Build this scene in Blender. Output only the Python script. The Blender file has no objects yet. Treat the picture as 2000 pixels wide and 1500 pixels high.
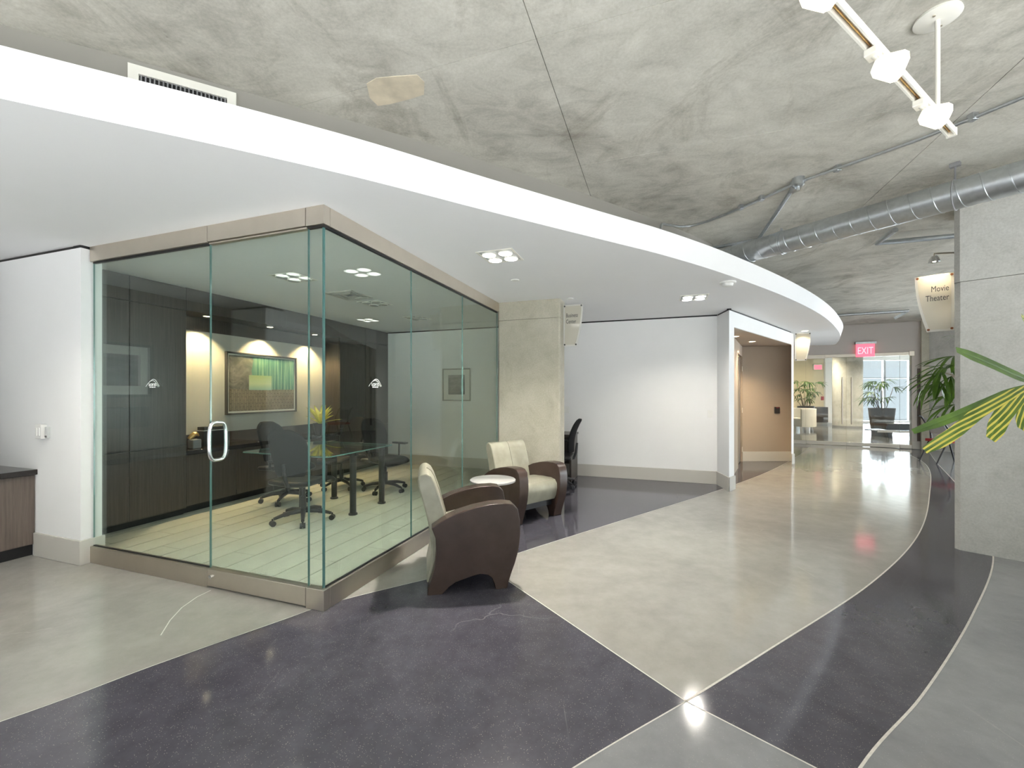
import bpy, bmesh, math, random
from mathutils import Vector, Matrix
from mathutils.geometry import tessellate_polygon
random.seed(7)
R = math.radians
scene = bpy.context.scene
C = scene.collection

# ------------------------------------------------------------------ camera, world, lights, exposure
F, CX, HY, H = 829.0, 1000.0, 768.0, 1.40        # focal length in px, centre column, horizon row, eye height
cam = bpy.data.cameras.new('camera'); camo = bpy.data.objects.new('camera', cam); C.objects.link(camo)
cam.sensor_width = 36; cam.lens = F / 2000 * 36; cam.shift_y = (HY - 750) / 2000; cam.clip_start = 0.05
camo.location = (0, 0, H); camo.rotation_euler = (R(90), 0, 0)
scene.camera = camo
vs = scene.view_settings
vs.view_transform = 'Standard'; vs.look = 'None'; vs.exposure = 0.25; vs.gamma = 1.0; vs.use_curve_mapping = False
w = bpy.data.worlds.new('sky'); scene.world = w; w.use_nodes = True
w.node_tree.nodes['Background'].inputs[0].default_value = (0.80, 0.90, 1.0, 1)
w.node_tree.nodes['Background'].inputs[1].default_value = 0.75
cy = scene.cycles
cy.max_bounces = 12; cy.diffuse_bounces = 7; cy.glossy_bounces = 5; cy.transmission_bounces = 6
cy.transparent_max_bounces = 24; cy.caustics_reflective = True; cy.caustics_refractive = False
cy.sample_clamp_indirect = 12.0; cy.use_denoising = True

def area_light(name, loc, target, sx, sy, power, col):
    l = bpy.data.lights.new(name, 'AREA'); l.shape = 'RECTANGLE'; l.size = sx; l.size_y = sy
    l.energy = power; l.color = col
    o = bpy.data.objects.new(name, l); C.objects.link(o); o.location = loc
    o.rotation_euler = (Vector(target) - Vector(loc)).to_track_quat('-Z', 'Y').to_euler()
    return o
DAY = (0.88, 0.94, 1.0)
area_light('daylight_rear_windows', (1.5, -4.37, 1.45), (1.5, 0, 1.45), 12.0, 2.5, 25, DAY)
area_light('daylight_side_windows', (12.9, 0.2, 1.45), (0, 0.2, 1.45), 4.8, 2.5, 170, DAY)
sl = bpy.data.lights.new('sun', 'SUN'); sl.energy = 92; sl.color = (1.0, 0.975, 0.95); sl.angle = R(0.6)
slo = bpy.data.objects.new('sun', sl); C.objects.link(slo)          # added sun through the rear windows, bounced off the floor to lift the ceiling
slo.location = (2, -12, 9); slo.rotation_euler = Vector((0.03, 1.0, -0.72)).to_track_quat('-Z', 'Y').to_euler()
area_light('daylight_far_windows', (17.6, 20.6, 1.6), (14.0, 10, 1.0), 5.0, 2.8, 700, DAY)
area_light('added_corridor_daylight', (12.75, 5.95, 1.5), (8.0, 4.2, 1.6), 5.6, 2.4, 560, DAY)  # added fill for the dim corridor, set behind unseen windows

# ------------------------------------------------------------------ coordinates
TH = -math.atan2(287.0, 829.0)                   # building grid, turned against the camera
VV = Vector((math.cos(TH), math.sin(TH))); UU = Vector((-math.sin(TH), math.cos(TH)))
G0 = Vector((-1.221, 2.75))                      # outer corner of the glass room
def P(a, b, z=None):
    p = G0 + VV * a + UU * b
    return (p.x, p.y) if z is None else Vector((p.x, p.y, z))
def at(px, py, z):                               # point seen at pixel px,py that stands at height z
    Y = F * (z - H) / (HY - py); return Vector(((px - CX) / F * Y, Y, z))
def flo(px, py): return at(px, py, 0.0)
ZS, ZF, ZC = 2.61, 2.80, 3.20                    # soffit underside, soffit top, concrete ceiling

# ------------------------------------------------------------------ materials
MATS = {}
class NT:
    def __init__(s, name):
        s.m = bpy.data.materials.new(name); s.m.use_nodes = True; s.t = s.m.node_tree
        s.n = s.t.nodes; s.b = s.n['Principled BSDF']; s.out = s.n['Material Output']; s._c = None
    def N(s, typ, **kw):
        n = s.n.new(typ)
        for k, v in kw.items():
            if k.startswith('i_'):
                key = k[2:]; key = int(key) if key.isdigit() else key.replace('_', ' ')
                n.inputs[key].default_value = v
            else: setattr(n, k, v)
        return n
    def L(s, a, b): s.t.links.new(a, b)
    def co(s):
        if s._c is None: s._c = s.N('ShaderNodeTexCoord').outputs['Object']
        return s._c
    def mapped(s, sc=(1, 1, 1), rot=(0, 0, 0)):
        m = s.N('ShaderNodeMapping'); m.inputs['Scale'].default_value = sc; m.inputs['Rotation'].default_value = rot
        s.L(s.co(), m.inputs[0]); return m.outputs[0]
    def noise(s, scale, detail=4, rough=0.55, vec=None, dist=0.0):
        n = s.N('ShaderNodeTexNoise'); n.inputs['Scale'].default_value = scale; n.inputs['Detail'].default_value = detail
        n.inputs['Roughness'].default_value = rough; n.inputs['Distortion'].default_value = dist
        s.L(vec or s.co(), n.inputs['Vector']); return n.outputs['Fac']
    def ramp(s, fac, stops):
        r = s.N('ShaderNodeValToRGB'); e = r.color_ramp.elements
        while len(e) < len(stops): e.new(0.5)
        for el, (p, c) in zip(e, stops):
            el.position = p; el.color = (*c, 1) if len(c) == 3 else c
        s.L(fac, r.inputs[0]); return r.outputs[0]
    def mix(s, fac, a, b, mode='MIX'):
        m = s.N('ShaderNodeMix', data_type='RGBA', blend_type=mode)
        for sock, v in ((m.inputs[0], fac), (m.inputs[6], a), (m.inputs[7], b)):
            if hasattr(v, 'is_output'): s.L(v, sock)
            else: sock.default_value = v if isinstance(v, (int, float)) else (*v, 1)
        return m.outputs[2]
    def math(s, op, a, b=None):
        m = s.N('ShaderNodeMath', operation=op)
        for sock, v in ((m.inputs[0], a), (m.inputs[1], b)):
            if v is None: continue
            if hasattr(v, 'is_output'): s.L(v, sock)
            else: sock.default_value = v
        return m.outputs[0]
    def bump(s, h, strength, dist=0.01):
        b = s.N('ShaderNodeBump'); b.inputs['Strength'].default_value = strength; b.inputs['Distance'].default_value = dist
        s.L(h, b.inputs['Height']); s.L(b.outputs[0], s.b.inputs['Normal'])
    def set(s, **kw):
        for k, v in kw.items():
            k = k.replace('_', ' ')
            sock = s.b.inputs[k]
            if hasattr(v, 'is_output'): s.L(v, sock)
            elif isinstance(v, tuple) and len(v) == 3: sock.default_value = (*v, 1)
            else: sock.default_value = v
        return s
def reg(nm, t): MATS[nm] = t.m; return t.m

def m_plain(nm, col, rough=0.5, metal=0.0, spec=0.5, var=0.0, vscale=20, bump=0.0, **kw):
    t = NT(nm); t.set(Roughness=rough, Metallic=metal)
    t.b.inputs['Specular IOR Level'].default_value = spec
    n = t.noise(vscale, 4)
    if var > 0:
        t.set(Base_Color=t.ramp(n, [(0.25, tuple(c * (1 - var) for c in col)), (0.75, tuple(min(1, c * (1 + var)) for c in col))]))
    else: t.set(Base_Color=col)
    if bump: t.bump(n, bump, 0.002)
    for k, v in kw.items(): t.set(**{k: v})
    return reg(nm, t)
m_plain('white_paint', (0.84, 0.84, 0.84), 0.75, var=0.012, vscale=3, spec=0.25)
m_plain('soffit_paint', (0.87, 0.87, 0.88), 0.8, var=0.01, vscale=2, spec=0.2)
m_plain('beige_paint', (0.47, 0.44, 0.395), 0.8, var=0.02, vscale=3, spec=0.2)
m_plain('recess_paint', (0.30, 0.285, 0.26), 0.8, var=0.02, vscale=3, spec=0.2)
m_plain('tan_paint', (0.40, 0.335, 0.275), 0.8, var=0.02, vscale=3, spec=0.2)
m_plain('far_paint', (0.56, 0.515, 0.485), 0.8, var=0.02, vscale=3, spec=0.2)
m_plain('lobby_paint', (0.66, 0.58, 0.40), 0.8, var=0.02, vscale=3, spec=0.2)
m_plain('base_paint', (0.55, 0.53, 0.49), 0.6, var=0.01, vscale=3, spec=0.3)
m_plain('black', (0.012, 0.012, 0.013), 0.5)
m_plain('black_plastic', (0.022, 0.022, 0.025), 0.38, var=0.1, vscale=40)
m_plain('black_mesh_fabric', (0.009, 0.009, 0.010), 0.85, spec=0.2, var=0.3, vscale=300, bump=0.3)
m_plain('dark_counter', (0.022, 0.018, 0.017), 0.09, var=0.2, vscale=60)
m_plain('steel', (0.66, 0.60, 0.52), 0.36, metal=1.0, var=0.03, vscale=8)
m_plain('chrome', (0.85, 0.86, 0.88), 0.14, metal=1.0)
m_plain('galvanised', (0.60, 0.63, 0.66), 0.32, metal=1.0, var=0.10, vscale=25)
m_plain('white_enamel', (0.80, 0.78, 0.72), 0.4, var=0.01)
m_plain('white_plastic', (0.82, 0.82, 0.80), 0.45, var=0.01)
m_plain('grey_plastic', (0.25, 0.25, 0.26), 0.4)
m_plain('red_fabric', (0.33, 0.018, 0.022), 0.7, var=0.1, vscale=80)
m_plain('white_fabric', (0.80, 0.78, 0.74), 0.85, var=0.03, vscale=50, bump=0.1)
m_plain('grey_stone', (0.36, 0.36, 0.35), 0.18, var=0.10, vscale=9)
m_plain('gold', (0.75, 0.50, 0.20), 0.35, metal=0.8, var=0.2, vscale=40)
m_plain('mat_board', (0.70, 0.69, 0.65), 0.9, var=0.01)
m_plain('silver_frame', (0.42, 0.41, 0.38), 0.35, metal=0.7)
m_plain('ink', (0.05, 0.05, 0.05), 0.6)
m_plain('decal', (0.85, 0.87, 0.85), 0.6)
m_plain('rust', (0.22, 0.08, 0.03), 0.5, metal=0.4)
m_plain('joint', (0.52, 0.50, 0.46), 0.5, var=0.15, vscale=40)
m_plain('soil', (0.03, 0.022, 0.015), 0.95, var=0.3, vscale=60, bump=0.5)
m_plain('pot_dark', (0.035, 0.032, 0.032), 0.4, var=0.1)
m_plain('pot_brown', (0.10, 0.075, 0.06), 0.5, var=0.15)
m_plain('cane', (0.16, 0.12, 0.06), 0.7, var=0.3, vscale=40)
m_plain('door_leaf', (0.22, 0.18, 0.15), 0.5, var=0.05)
m_plain('off_lens', (0.55, 0.57, 0.56), 0.25)

def m_emit(nm, col, strength):
    t = NT(nm); t.set(Base_Color=col, Roughness=0.4); t.b.inputs['Emission Color'].default_value = (*col, 1)
    t.b.inputs['Emission Strength'].default_value = strength
    return reg(nm, t)
m_emit('lamp_cool', (1.0, 0.98, 0.95), 9.0)
m_emit('lamp_warm', (1.0, 0.84, 0.55), 9.0)
m_emit('lamp_track', (1.0, 0.90, 0.66), 7.0)
m_emit('lamp_shell', (1.0, 0.93, 0.78), 1.1)
m_emit('exit_red', (1.0, 0.16, 0.24), 1.0)
m_emit('exit_letter', (1.0, 0.42, 0.48), 1.3)

def m_wood(nm, c0, c1, rough=0.35):
    t = NT(nm); v = t.mapped((28, 28, 0.8)); n = t.noise(2.2, 6, 0.65, v); n2 = t.noise(9, 4, 0.6, v)
    f = t.math('ADD', t.math('MULTIPLY', n, 0.7), t.math('MULTIPLY', n2, 0.3))
    t.set(Base_Color=t.ramp(f, [(0.32, c0), (0.68, c1)]), Roughness=rough); t.bump(n2, 0.05, 0.002)
    return reg(nm, t)
m_wood('dark_wood', (0.030, 0.025, 0.022), (0.075, 0.062, 0.054), 0.32)
m_wood('alcove_wood', (0.085, 0.066, 0.055), (0.17, 0.135, 0.115), 0.4)
m_wood('light_veneer', (0.13, 0.118, 0.105), (0.20, 0.185, 0.165), 0.45)

def m_concrete(nm, c_dark, c_mid, c_light, stain=0.5, rough=0.75, sc=1.0, spec=0.3):
    t = NT(nm)
    n1 = t.noise(0.9 * sc, 5, 0.6, None, 0.6); n2 = t.noise(3.2 * sc, 8, 0.7, t.mapped((1, 1.6, 1), (0, 0, R(25))), 0.8)
    base = t.ramp(t.math('ADD', t.math('MULTIPLY', n1, 0.55), t.math('MULTIPLY', n2, 0.45)),
                  [(0.33, c_dark), (0.48, c_mid), (0.66, c_light)])
    st = t.ramp(t.noise(1.7 * sc, 9, 0.72, t.mapped((1, 0.55, 1), (0, 0, R(-20))), 1.2), [(0.52, (0, 0, 0)), (0.72, (1, 1, 1))])
    base = t.mix(t.math('MULTIPLY', st, stain), base, (c_dark[0] * 0.62, c_dark[1] * 0.58, c_dark[2] * 0.5))
    v = t.N('ShaderNodeTexVoronoi'); v.inputs['Scale'].default_value = 9 * sc; t.L(t.co(), v.inputs['Vector'])
    pit = t.ramp(v.outputs['Distance'], [(0.0, (1, 1, 1)), (0.055, (0, 0, 0))])
    pm = t.ramp(t.noise(2.5 * sc, 2), [(0.55, (0, 0, 0)), (0.6, (1, 1, 1))])
    pit = t.math('MULTIPLY', pit, pm)
    base = t.mix(t.math('MULTIPLY', pit, 0.6), base, (0.08, 0.075, 0.065))
    fine = t.noise(60, 4, 0.7)
    base = t.mix(0.18, base, t.ramp(fine, [(0.3, (0.2, 0.2, 0.2)), (0.7, (0.8, 0.8, 0.8))]), 'OVERLAY')
    t.set(Base_Color=base, Roughness=rough); t.b.inputs['Specular IOR Level'].default_value = spec
    t.bump(t.math('SUBTRACT', t.math('MULTIPLY', n2, 0.6), pit), 0.12, 0.01)
    return reg(nm, t)
m_concrete('ceiling_concrete', (0.30, 0.285, 0.25), (0.50, 0.485, 0.435), (0.66, 0.64, 0.58), 0.62)
m_concrete('column_concrete', (0.34, 0.315, 0.25), (0.43, 0.405, 0.33), (0.50, 0.475, 0.40), 0.22, sc=1.2)
m_concrete('grey_concrete', (0.38, 0.375, 0.35), (0.49, 0.485, 0.46), (0.58, 0.575, 0.55), 0.25, sc=1.2)

def m_floor(nm, c0, c1, speck, spf, rough=0.095):
    t = NT(nm)
    n1 = t.noise(0.8, 6, 0.62, None, 0.8); n2 = t.noise(6, 6, 0.7)
    base = t.ramp(t.math('ADD', t.math('MULTIPLY', n1, 0.6), t.math('MULTIPLY', n2, 0.4)), [(0.34, c0), (0.66, c1)])
    for sc, th, am in ((190, 0.11, 0.85), (80, 0.06, 0.8)):
        v = t.N('ShaderNodeTexVoronoi'); v.inputs['Scale'].default_value = sc; t.L(t.co(), v.inputs['Vector'])
        pick = t.N('ShaderNodeSeparateColor'); t.L(v.outputs['Color'], pick.inputs[0])
        sel = t.math('GREATER_THAN', t.math('ADD', pick.outputs[0], t.math('MULTIPLY', t.math('SUBTRACT', n2, 0.5), 0.5)), 1 - spf)
        d = t.math('MULTIPLY', t.math('LESS_THAN', v.outputs['Distance'], th * 2), sel)
        base = t.mix(t.math('MULTIPLY', d, am * 0.6), base, speck)
    # fine scratches and scuffs
    for sx, ro in (((26, 0.35, 1), R(28)), ((22, 0.3, 1), R(-48)), ((30, 0.4, 1), R(85))):
        s_ = t.noise(1.0, 3, 0.5, t.mapped(sx, (0, 0, ro)))
        msk = t.ramp(t.noise(1.4, 3, 0.6, t.mapped((1, 1, 1), (0, 0, ro))), [(0.55, (0, 0, 0)), (0.68, (1, 1, 1))])
        line = t.ramp(s_, [(0.70, (0, 0, 0)), (0.73, (1, 1, 1)), (0.745, (0, 0, 0))])
        base = t.mix(t.math('MULTIPLY', t.math('MULTIPLY', line, msk), 0.22), base, (0.60, 0.57, 0.50))
    # hairline cracks
    vc = t.N('ShaderNodeTexVoronoi', feature='DISTANCE_TO_EDGE'); vc.inputs['Scale'].default_value = 0.62
    wob = t.N('ShaderNodeTexNoise'); wob.inputs['Scale'].default_value = 3.0; wob.inputs['Detail'].default_value = 6; t.L(t.co(), wob.inputs['Vector'])
    vm = t.N('ShaderNodeVectorMath', operation='MULTIPLY_ADD'); t.L(wob.outputs['Color'], vm.inputs[0])
    vm.inputs[1].default_value = (0.35, 0.35, 0.35); t.L(t.co(), vm.inputs[2]); t.L(vm.outputs[0], vc.inputs['Vector'])
    cr = t.ramp(vc.outputs['Distance'], [(0.0, (1, 1, 1)), (0.0035, (0, 0, 0))])
    cm = t.ramp(t.noise(0.7, 2), [(0.50, (0, 0, 0)), (0.60, (1, 1, 1))])
    base = t.mix(t.math('MULTIPLY', t.math('MULTIPLY', cr, cm), 0.25), base, (0.45, 0.44, 0.42))
    t.set(Base_Color=base, Roughness=t.ramp(n1, [(0.3, (rough * 0.7,) * 3), (0.7, (rough * 1.5,) * 3)]))
    t.b.inputs['Specular IOR Level'].default_value = 0.62
    t.bump(t.noise(2.6, 2, 0.4), 0.035, 0.02)
    return reg(nm, t)
m_floor('floor_dark', (0.042, 0.040, 0.051), (0.086, 0.083, 0.102), (0.46, 0.42, 0.36), 0.20)
m_floor('floor_light', (0.248, 0.240, 0.222), (0.350, 0.341, 0.318), (0.44, 0.41, 0.35), 0.10)
m_floor('floor_bounce', (0.36, 0.37, 0.385), (0.46, 0.47, 0.485), (0.55, 0.54, 0.52), 0.06)
m_floor('floor_blue', (0.17, 0.175, 0.185), (0.26, 0.265, 0.275), (0.42, 0.41, 0.38), 0.10)

def m_carpet():
    t = NT('carpet'); n = t.noise(180, 3, 0.7); n2 = t.noise(2, 3)
    t.set(Base_Color=t.ramp(t.math('ADD', t.math('MULTIPLY', n, 0.6), t.math('MULTIPLY', n2, 0.4)), [(0.3, (0.36, 0.36, 0.31)), (0.7, (0.50, 0.50, 0.44))]), Roughness=0.95)
    t.b.inputs['Specular IOR Level'].default_value = 0.1; t.bump(n, 0.3, 0.004); reg('carpet', t)
m_carpet()

def m_leather(nm, col, rough=0.32):
    t = NT(nm); v = t.N('ShaderNodeTexVoronoi'); v.inputs['Scale'].default_value = 260; t.L(t.co(), v.inputs['Vector'])
    n = t.noise(7, 4); t.set(Base_Color=t.ramp(n, [(0.3, tuple(c * 0.85 for c in col)), (0.7, tuple(c * 1.15 for c in col))]), Roughness=rough)
    t.bump(t.math('ADD', t.math('MULTIPLY', v.outputs['Distance'], 0.3), t.math('MULTIPLY', t.noise(14, 3), 1.0)), 0.10, 0.006)
    return reg(nm, t)
m_leather('leather_brown', (0.046, 0.029, 0.023), 0.27)
m_leather('leather_sage', (0.285, 0.275, 0.215), 0.30)
m_leather('leather_black', (0.016, 0.016, 0.018), 0.34)

def m_glass(nm, tint, base_refl=0.034):
    t = NT(nm); lw = t.N('ShaderNodeLayerWeight'); lw.inputs['Blend'].default_value = 0.5
    f5 = t.math('POWER', lw.outputs['Facing'], 4.2)
    fac = t.math('ADD', t.math('MULTIPLY', f5, 1 - base_refl), base_refl)
    tr = t.N('ShaderNodeBsdfTransparent'); tr.inputs[0].default_value = (*tint, 1)
    gl = t.N('ShaderNodeBsdfGlossy'); gl.inputs['Roughness'].default_value = 0.0; gl.inputs[0].default_value = (0.95, 1.0, 0.98, 1)
    mx = t.N('ShaderNodeMixShader'); t.L(fac, mx.inputs[0]); t.L(tr.outputs[0], mx.inputs[1]); t.L(gl.outputs[0], mx.inputs[2])
    t.L(mx.outputs[0], t.out.inputs[0]); return reg(nm, t)
m_glass('glass', (0.93, 0.97, 0.945)); m_glass('glass_clear', (0.97, 0.985, 0.98), 0.035)
m_plain('glass_edge', (0.10, 0.21, 0.20), 0.12, spec=0.8)

def m_acrylic(nm, col, tr=0.45):
    t = NT(nm); d = t.N('ShaderNodeBsdfDiffuse'); d.inputs[0].default_value = (*col, 1)
    l = t.N('ShaderNodeBsdfTranslucent'); l.inputs[0].default_value = (*col, 1)
    m1 = t.N('ShaderNodeMixShader'); m1.inputs[0].default_value = tr; t.L(d.outputs[0], m1.inputs[1]); t.L(l.outputs[0], m1.inputs[2])
    g = t.N('ShaderNodeBsdfGlossy'); g.inputs['Roughness'].default_value = 0.08
    m2 = t.N('ShaderNodeMixShader'); m2.inputs[0].default_value = 0.06; t.L(m1.outputs[0], m2.inputs[1]); t.L(g.outputs[0], m2.inputs[2])
    t.L(m2.outputs[0], t.out.inputs[0]); return reg(nm, t)
m_acrylic('acrylic_frost', (0.74, 0.71, 0.63)); m_acrylic('acrylic_clear', (0.88, 0.87, 0.84), 0.6)

def m_leaf(nm, c0, c1, stripe=None):
    t = NT(nm); sep = t.N('ShaderNodeSeparateXYZ'); t.L(t.co(), sep.inputs[0])
    n = t.noise(6, 3); col = t.ramp(n, [(0.3, c0), (0.7, c1)])
    if stripe:
        wv = t.math('SINE', t.math('MULTIPLY', t.math('ADD', sep.outputs[1], t.math('MULTIPLY', t.noise(3, 2), 0.012)), 400))
        col = t.mix(t.ramp(t.math('ADD', wv, t.math('MULTIPLY', t.noise(5, 2), 0.5)), [(0.45, (0, 0, 0)), (0.75, (1, 1, 1))]), col, stripe)
    t.set(Base_Color=col, Roughness=0.33)
    tl = t.N('ShaderNodeBsdfTranslucent'); t.L(col, tl.inputs[0])
    mx = t.N('ShaderNodeMixShader'); mx.inputs[0].default_value = 0.35
    t.L(t.b.outputs[0], mx.inputs[1]); t.L(tl.outputs[0], mx.inputs[2]); t.L(mx.outputs[0], t.out.inputs[0]); return reg(nm, t)
m_leaf('leaf_green', (0.030, 0.075, 0.008), (0.10, 0.19, 0.02))
m_leaf('leaf_stripe', (0.045, 0.10, 0.010), (0.11, 0.19, 0.018), (0.60, 0.52, 0.09))
m_leaf('leaf_yellow', (0.25, 0.30, 0.03), (0.52, 0.52, 0.10))

def m_art():       # abstract print: teal vertical streaks over a brown grid, with a pale panel
    t = NT('art_print'); sep = t.N('ShaderNodeSeparateXYZ'); t.L(t.co(), sep.inputs[0]); x, z = sep.outputs[1], sep.outputs[2]
    vs_ = t.noise(1.0, 5, 0.7, t.mapped((1, 26, 0.7)))
    teal = t.ramp(vs_, [(0.30, (0.02, 0.09, 0.09)), (0.48, (0.06, 0.22, 0.19)), (0.62, (0.30, 0.46, 0.32)), (0.75, (0.05, 0.14, 0.16))])
    dark = t.ramp(t.noise(5, 8, 0.75, None, 1.5), [(0.35, (0.05, 0.055, 0.05)), (0.65, (0.28, 0.27, 0.24))])
    left = t.math('LESS_THAN', t.math('ADD', x, t.math('MULTIPLY', t.noise(4, 3), 0.12)), -0.13)
    top = t.mix(left, teal, dark)
    br = t.N('ShaderNodeTexBrick'); br.inputs['Scale'].default_value = 9; br.inputs['Mortar Size'].default_value = 0.03
    br.inputs['Color1'].default_value = (0.20, 0.17, 0.12, 1); br.inputs['Color2'].default_value = (0.30, 0.26, 0.19, 1); br.inputs['Mortar'].default_value = (0.08, 0.065, 0.045, 1)
    cmb = t.N('ShaderNodeCombineXYZ'); t.L(t.math('MULTIPLY', z, 0.6), cmb.inputs[0]); t.L(x, cmb.inputs[1])
    t.L(cmb.outputs[0], br.inputs['Vector'])
    low = t.mix(0.35, br.outputs['Color'], t.ramp(t.noise(7, 6, 0.7), [(0.3, (0.09, 0.08, 0.06)), (0.7, (0.34, 0.30, 0.23))]))
    col = t.mix(t.math('LESS_THAN', z, -0.08), top, low)
    inx = t.math('MULTIPLY', t.math('GREATER_THAN', x, -0.24), t.math('LESS_THAN', x, 0.13))
    inz = t.math('MULTIPLY', t.math('GREATER_THAN', z, -0.09), t.math('LESS_THAN', z, 0.12))
    pale = t.ramp(t.math('ADD', z, 0.5), [(0.42, (0.28, 0.48, 0.44)), (0.50, (0.50, 0.60, 0.40)), (0.60, (0.36, 0.46, 0.24))])
    col = t.mix(t.math('MULTIPLY', inx, inz), col, pale)
    t.set(Base_Color=t.mix(1.0, col, (0.8, 0.8, 0.8), 'MULTIPLY'), Roughness=0.5); reg('art_print', t)
m_art()
def m_photo(nm, k):
    t = NT(nm); sep = t.N('ShaderNodeSeparateXYZ'); t.L(t.co(), sep.inputs[0])
    n = t.noise(4, 7, 0.65, t.mapped((1, 1, 3)))
    g = t.math('ADD', t.math('MULTIPLY', sep.outputs[2], k), n)
    t.set(Base_Color=t.ramp(g, [(0.25, (0.02, 0.02, 0.02)), (0.5, (0.10, 0.10, 0.10)), (0.8, (0.30, 0.30, 0.29))]), Roughness=0.4); reg(nm, t)
m_photo('photo_print', 0.5); m_photo('photo_print_small', 0.9)

# ------------------------------------------------------------------ mesh builder
class MB:
    def __init__(s): s.v = []; s.f = []; s.mi = []; s.m = 0
    def add(s, vs_, fs, M=None):
        o = len(s.v)
        for p in vs_:
            p = Vector(p); s.v.append(M @ p if M else p)
        for f in fs: s.f.append([i + o for i in f]); s.mi.append(s.m)
        return s
    def box(s, x0, x1, y0, y1, z0, z1, M=None):
        v = [(x, y, z) for z in (z0, z1) for y in (y0, y1) for x in (x0, x1)]
        return s.add(v, [(0, 2, 3, 1), (4, 5, 7, 6), (0, 1, 5, 4), (2, 6, 7, 3), (0, 4, 6, 2), (1, 3, 7, 5)], M)
    def prism(s, pts, z0, z1, M=None):
        pts = [Vector((p[0], p[1])) for p in pts]
        ar = sum(pts[i].x * pts[i - 1].y - pts[i - 1].x * pts[i].y for i in range(len(pts)))
        if ar > 0: pts = pts[::-1]
        n = len(pts); v = [(p.x, p.y, z0) for p in pts] + [(p.x, p.y, z1) for p in pts]
        tri = tessellate_polygon([[Vector((p.x, p.y, 0)) for p in pts]])
        fs = []
        for a, b, c in tri:
            u, w_ = pts[b] - pts[a], pts[c] - pts[a]
            if u.x * w_.y - u.y * w_.x < 0: b, c = c, b
            fs.append((a, c, b)); fs.append((a + n, b + n, c + n))
        for i in range(n):
            j = (i + 1) % n; fs.append((i, j, j + n, i + n))
        return s.add(v, fs, M)
    def tube(s, pts, r, n=8, closed=False, M=None):
        pts = [Vector(p) for p in pts]; k = len(pts); rs = r if isinstance(r, (list, tuple)) else [r] * k
        v, fs = [], []; up = None
        for i, p in enumerate(pts):
            if closed: d = pts[(i + 1) % k] - pts[i - 1]
            else: d = pts[min(i + 1, k - 1)] - pts[max(i - 1, 0)]
            d.normalize()
            if up is None: up = Vector((0, 0, 1)) if abs(d.z) < 0.9 else Vector((1, 0, 0))
            x = up - d * up.dot(d)
            if x.length < 1e-4: x = Vector((1, 0, 0)) - d * d.x
            x.normalize(); up = x; y = d.cross(x)
            for j in range(n):
                a = 2 * math.pi * j / n; v.append(p + (x * math.cos(a) + y * math.sin(a)) * rs[i])
        for i in range(k if closed else k - 1):
            for j in range(n):
                a, b = i * n + j, i * n + (j + 1) % n; c, d2 = ((i + 1) % k) * n + (j + 1) % n, ((i + 1) % k) * n + j
                fs.append((a, b, c, d2))
        if not closed: fs.append(tuple(range(n))[::-1]); fs.append(tuple(range((k - 1) * n, k * n)))
        return s.add(v, fs, M)
    def cyl(s, p0, p1, r0, r1=None, n=16, M=None): return s.tube([p0, p1], [r0, r0 if r1 is None else r1], n, M=M)
    def lathe(s, prof, n=24, c=(0, 0, 0), M=None):
        v, fs = [], []; k = len(prof)
        for r, z in prof:
            for j in range(n):
                a = 2 * math.pi * j / n; v.append((c[0] + r * math.cos(a), c[1] + r * math.sin(a), c[2] + z))
        for i in range(k - 1):
            for j in range(n): fs.append((i * n + j, i * n + (j + 1) % n, (i + 1) * n + (j + 1) % n, (i + 1) * n + j))
        fs.append(tuple(range(n))[::-1]); fs.append(tuple(range((k - 1) * n, k * n)))
        return s.add(v, fs, M)
    def mesh(s, name, smooth=None):
        me = bpy.data.meshes.new(name); me.from_pydata([tuple(p) for p in s.v], [], s.f)
        me.polygons.foreach_set('material_index', s.mi); me.update()
        if smooth is not None:
            me.polygons.foreach_set('use_smooth', [True] * len(me.polygons)); me.set_sharp_from_angle(angle=R(smooth))
        return me
def ob(name, mb, mat, parent=None, loc=None, rz=None, smooth=None, bevel=0, seg=2, label=None, cat=None, group=None, kind=None):
    me = mb.mesh(name, smooth) if isinstance(mb, MB) else mb
    if not me.materials:
        for m in (mat if isinstance(mat, (list, tuple)) else [mat]): me.materials.append(MATS[m])
    o = bpy.data.objects.new(name, me); C.objects.link(o)
    if parent: o.parent = parent
    if loc is not None: o.location = loc
    if rz is not None: o.rotation_euler = (0, 0, rz)
    if bevel:
        b = o.modifiers.new('bevel', 'BEVEL'); b.width = bevel; b.segments = seg; b.limit_method = 'ANGLE'; b.angle_limit = R(35)
        me.polygons.foreach_set('use_smooth', [True] * len(me.polygons))
        b.harden_normals = True
    tag(o, label, cat, group, kind); return o
def tag(o, label=None, cat=None, group=None, kind=None):
    if label: o['label'] = label
    if cat: o['category'] = cat
    if group: o['group'] = group
    if kind: o['kind'] = kind
    return o
def thing(name, label, cat, loc=(0, 0, 0), rz=0.0, group=None, kind=None):
    o = bpy.data.objects.new(name, None); C.objects.link(o); o.empty_display_size = 0.1
    o.location = loc; o.rotation_euler = (0, 0, rz); return tag(o, label, cat, group, kind)
def dup(root, loc, rz, label=None):
    r = root.copy(); C.objects.link(r); r.location = loc; r.rotation_euler = (0, 0, rz)
    if label: r['label'] = label
    for ch in list(root.children):
        c = ch.copy(); C.objects.link(c); c.parent = r
        for g in ch.children:
            d = g.copy(); C.objects.link(d); d.parent = c
    return r
def BL(a=0, b=0, z=0): return dict(loc=P(a, b, z), rz=TH)        # place something on the building grid
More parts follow.
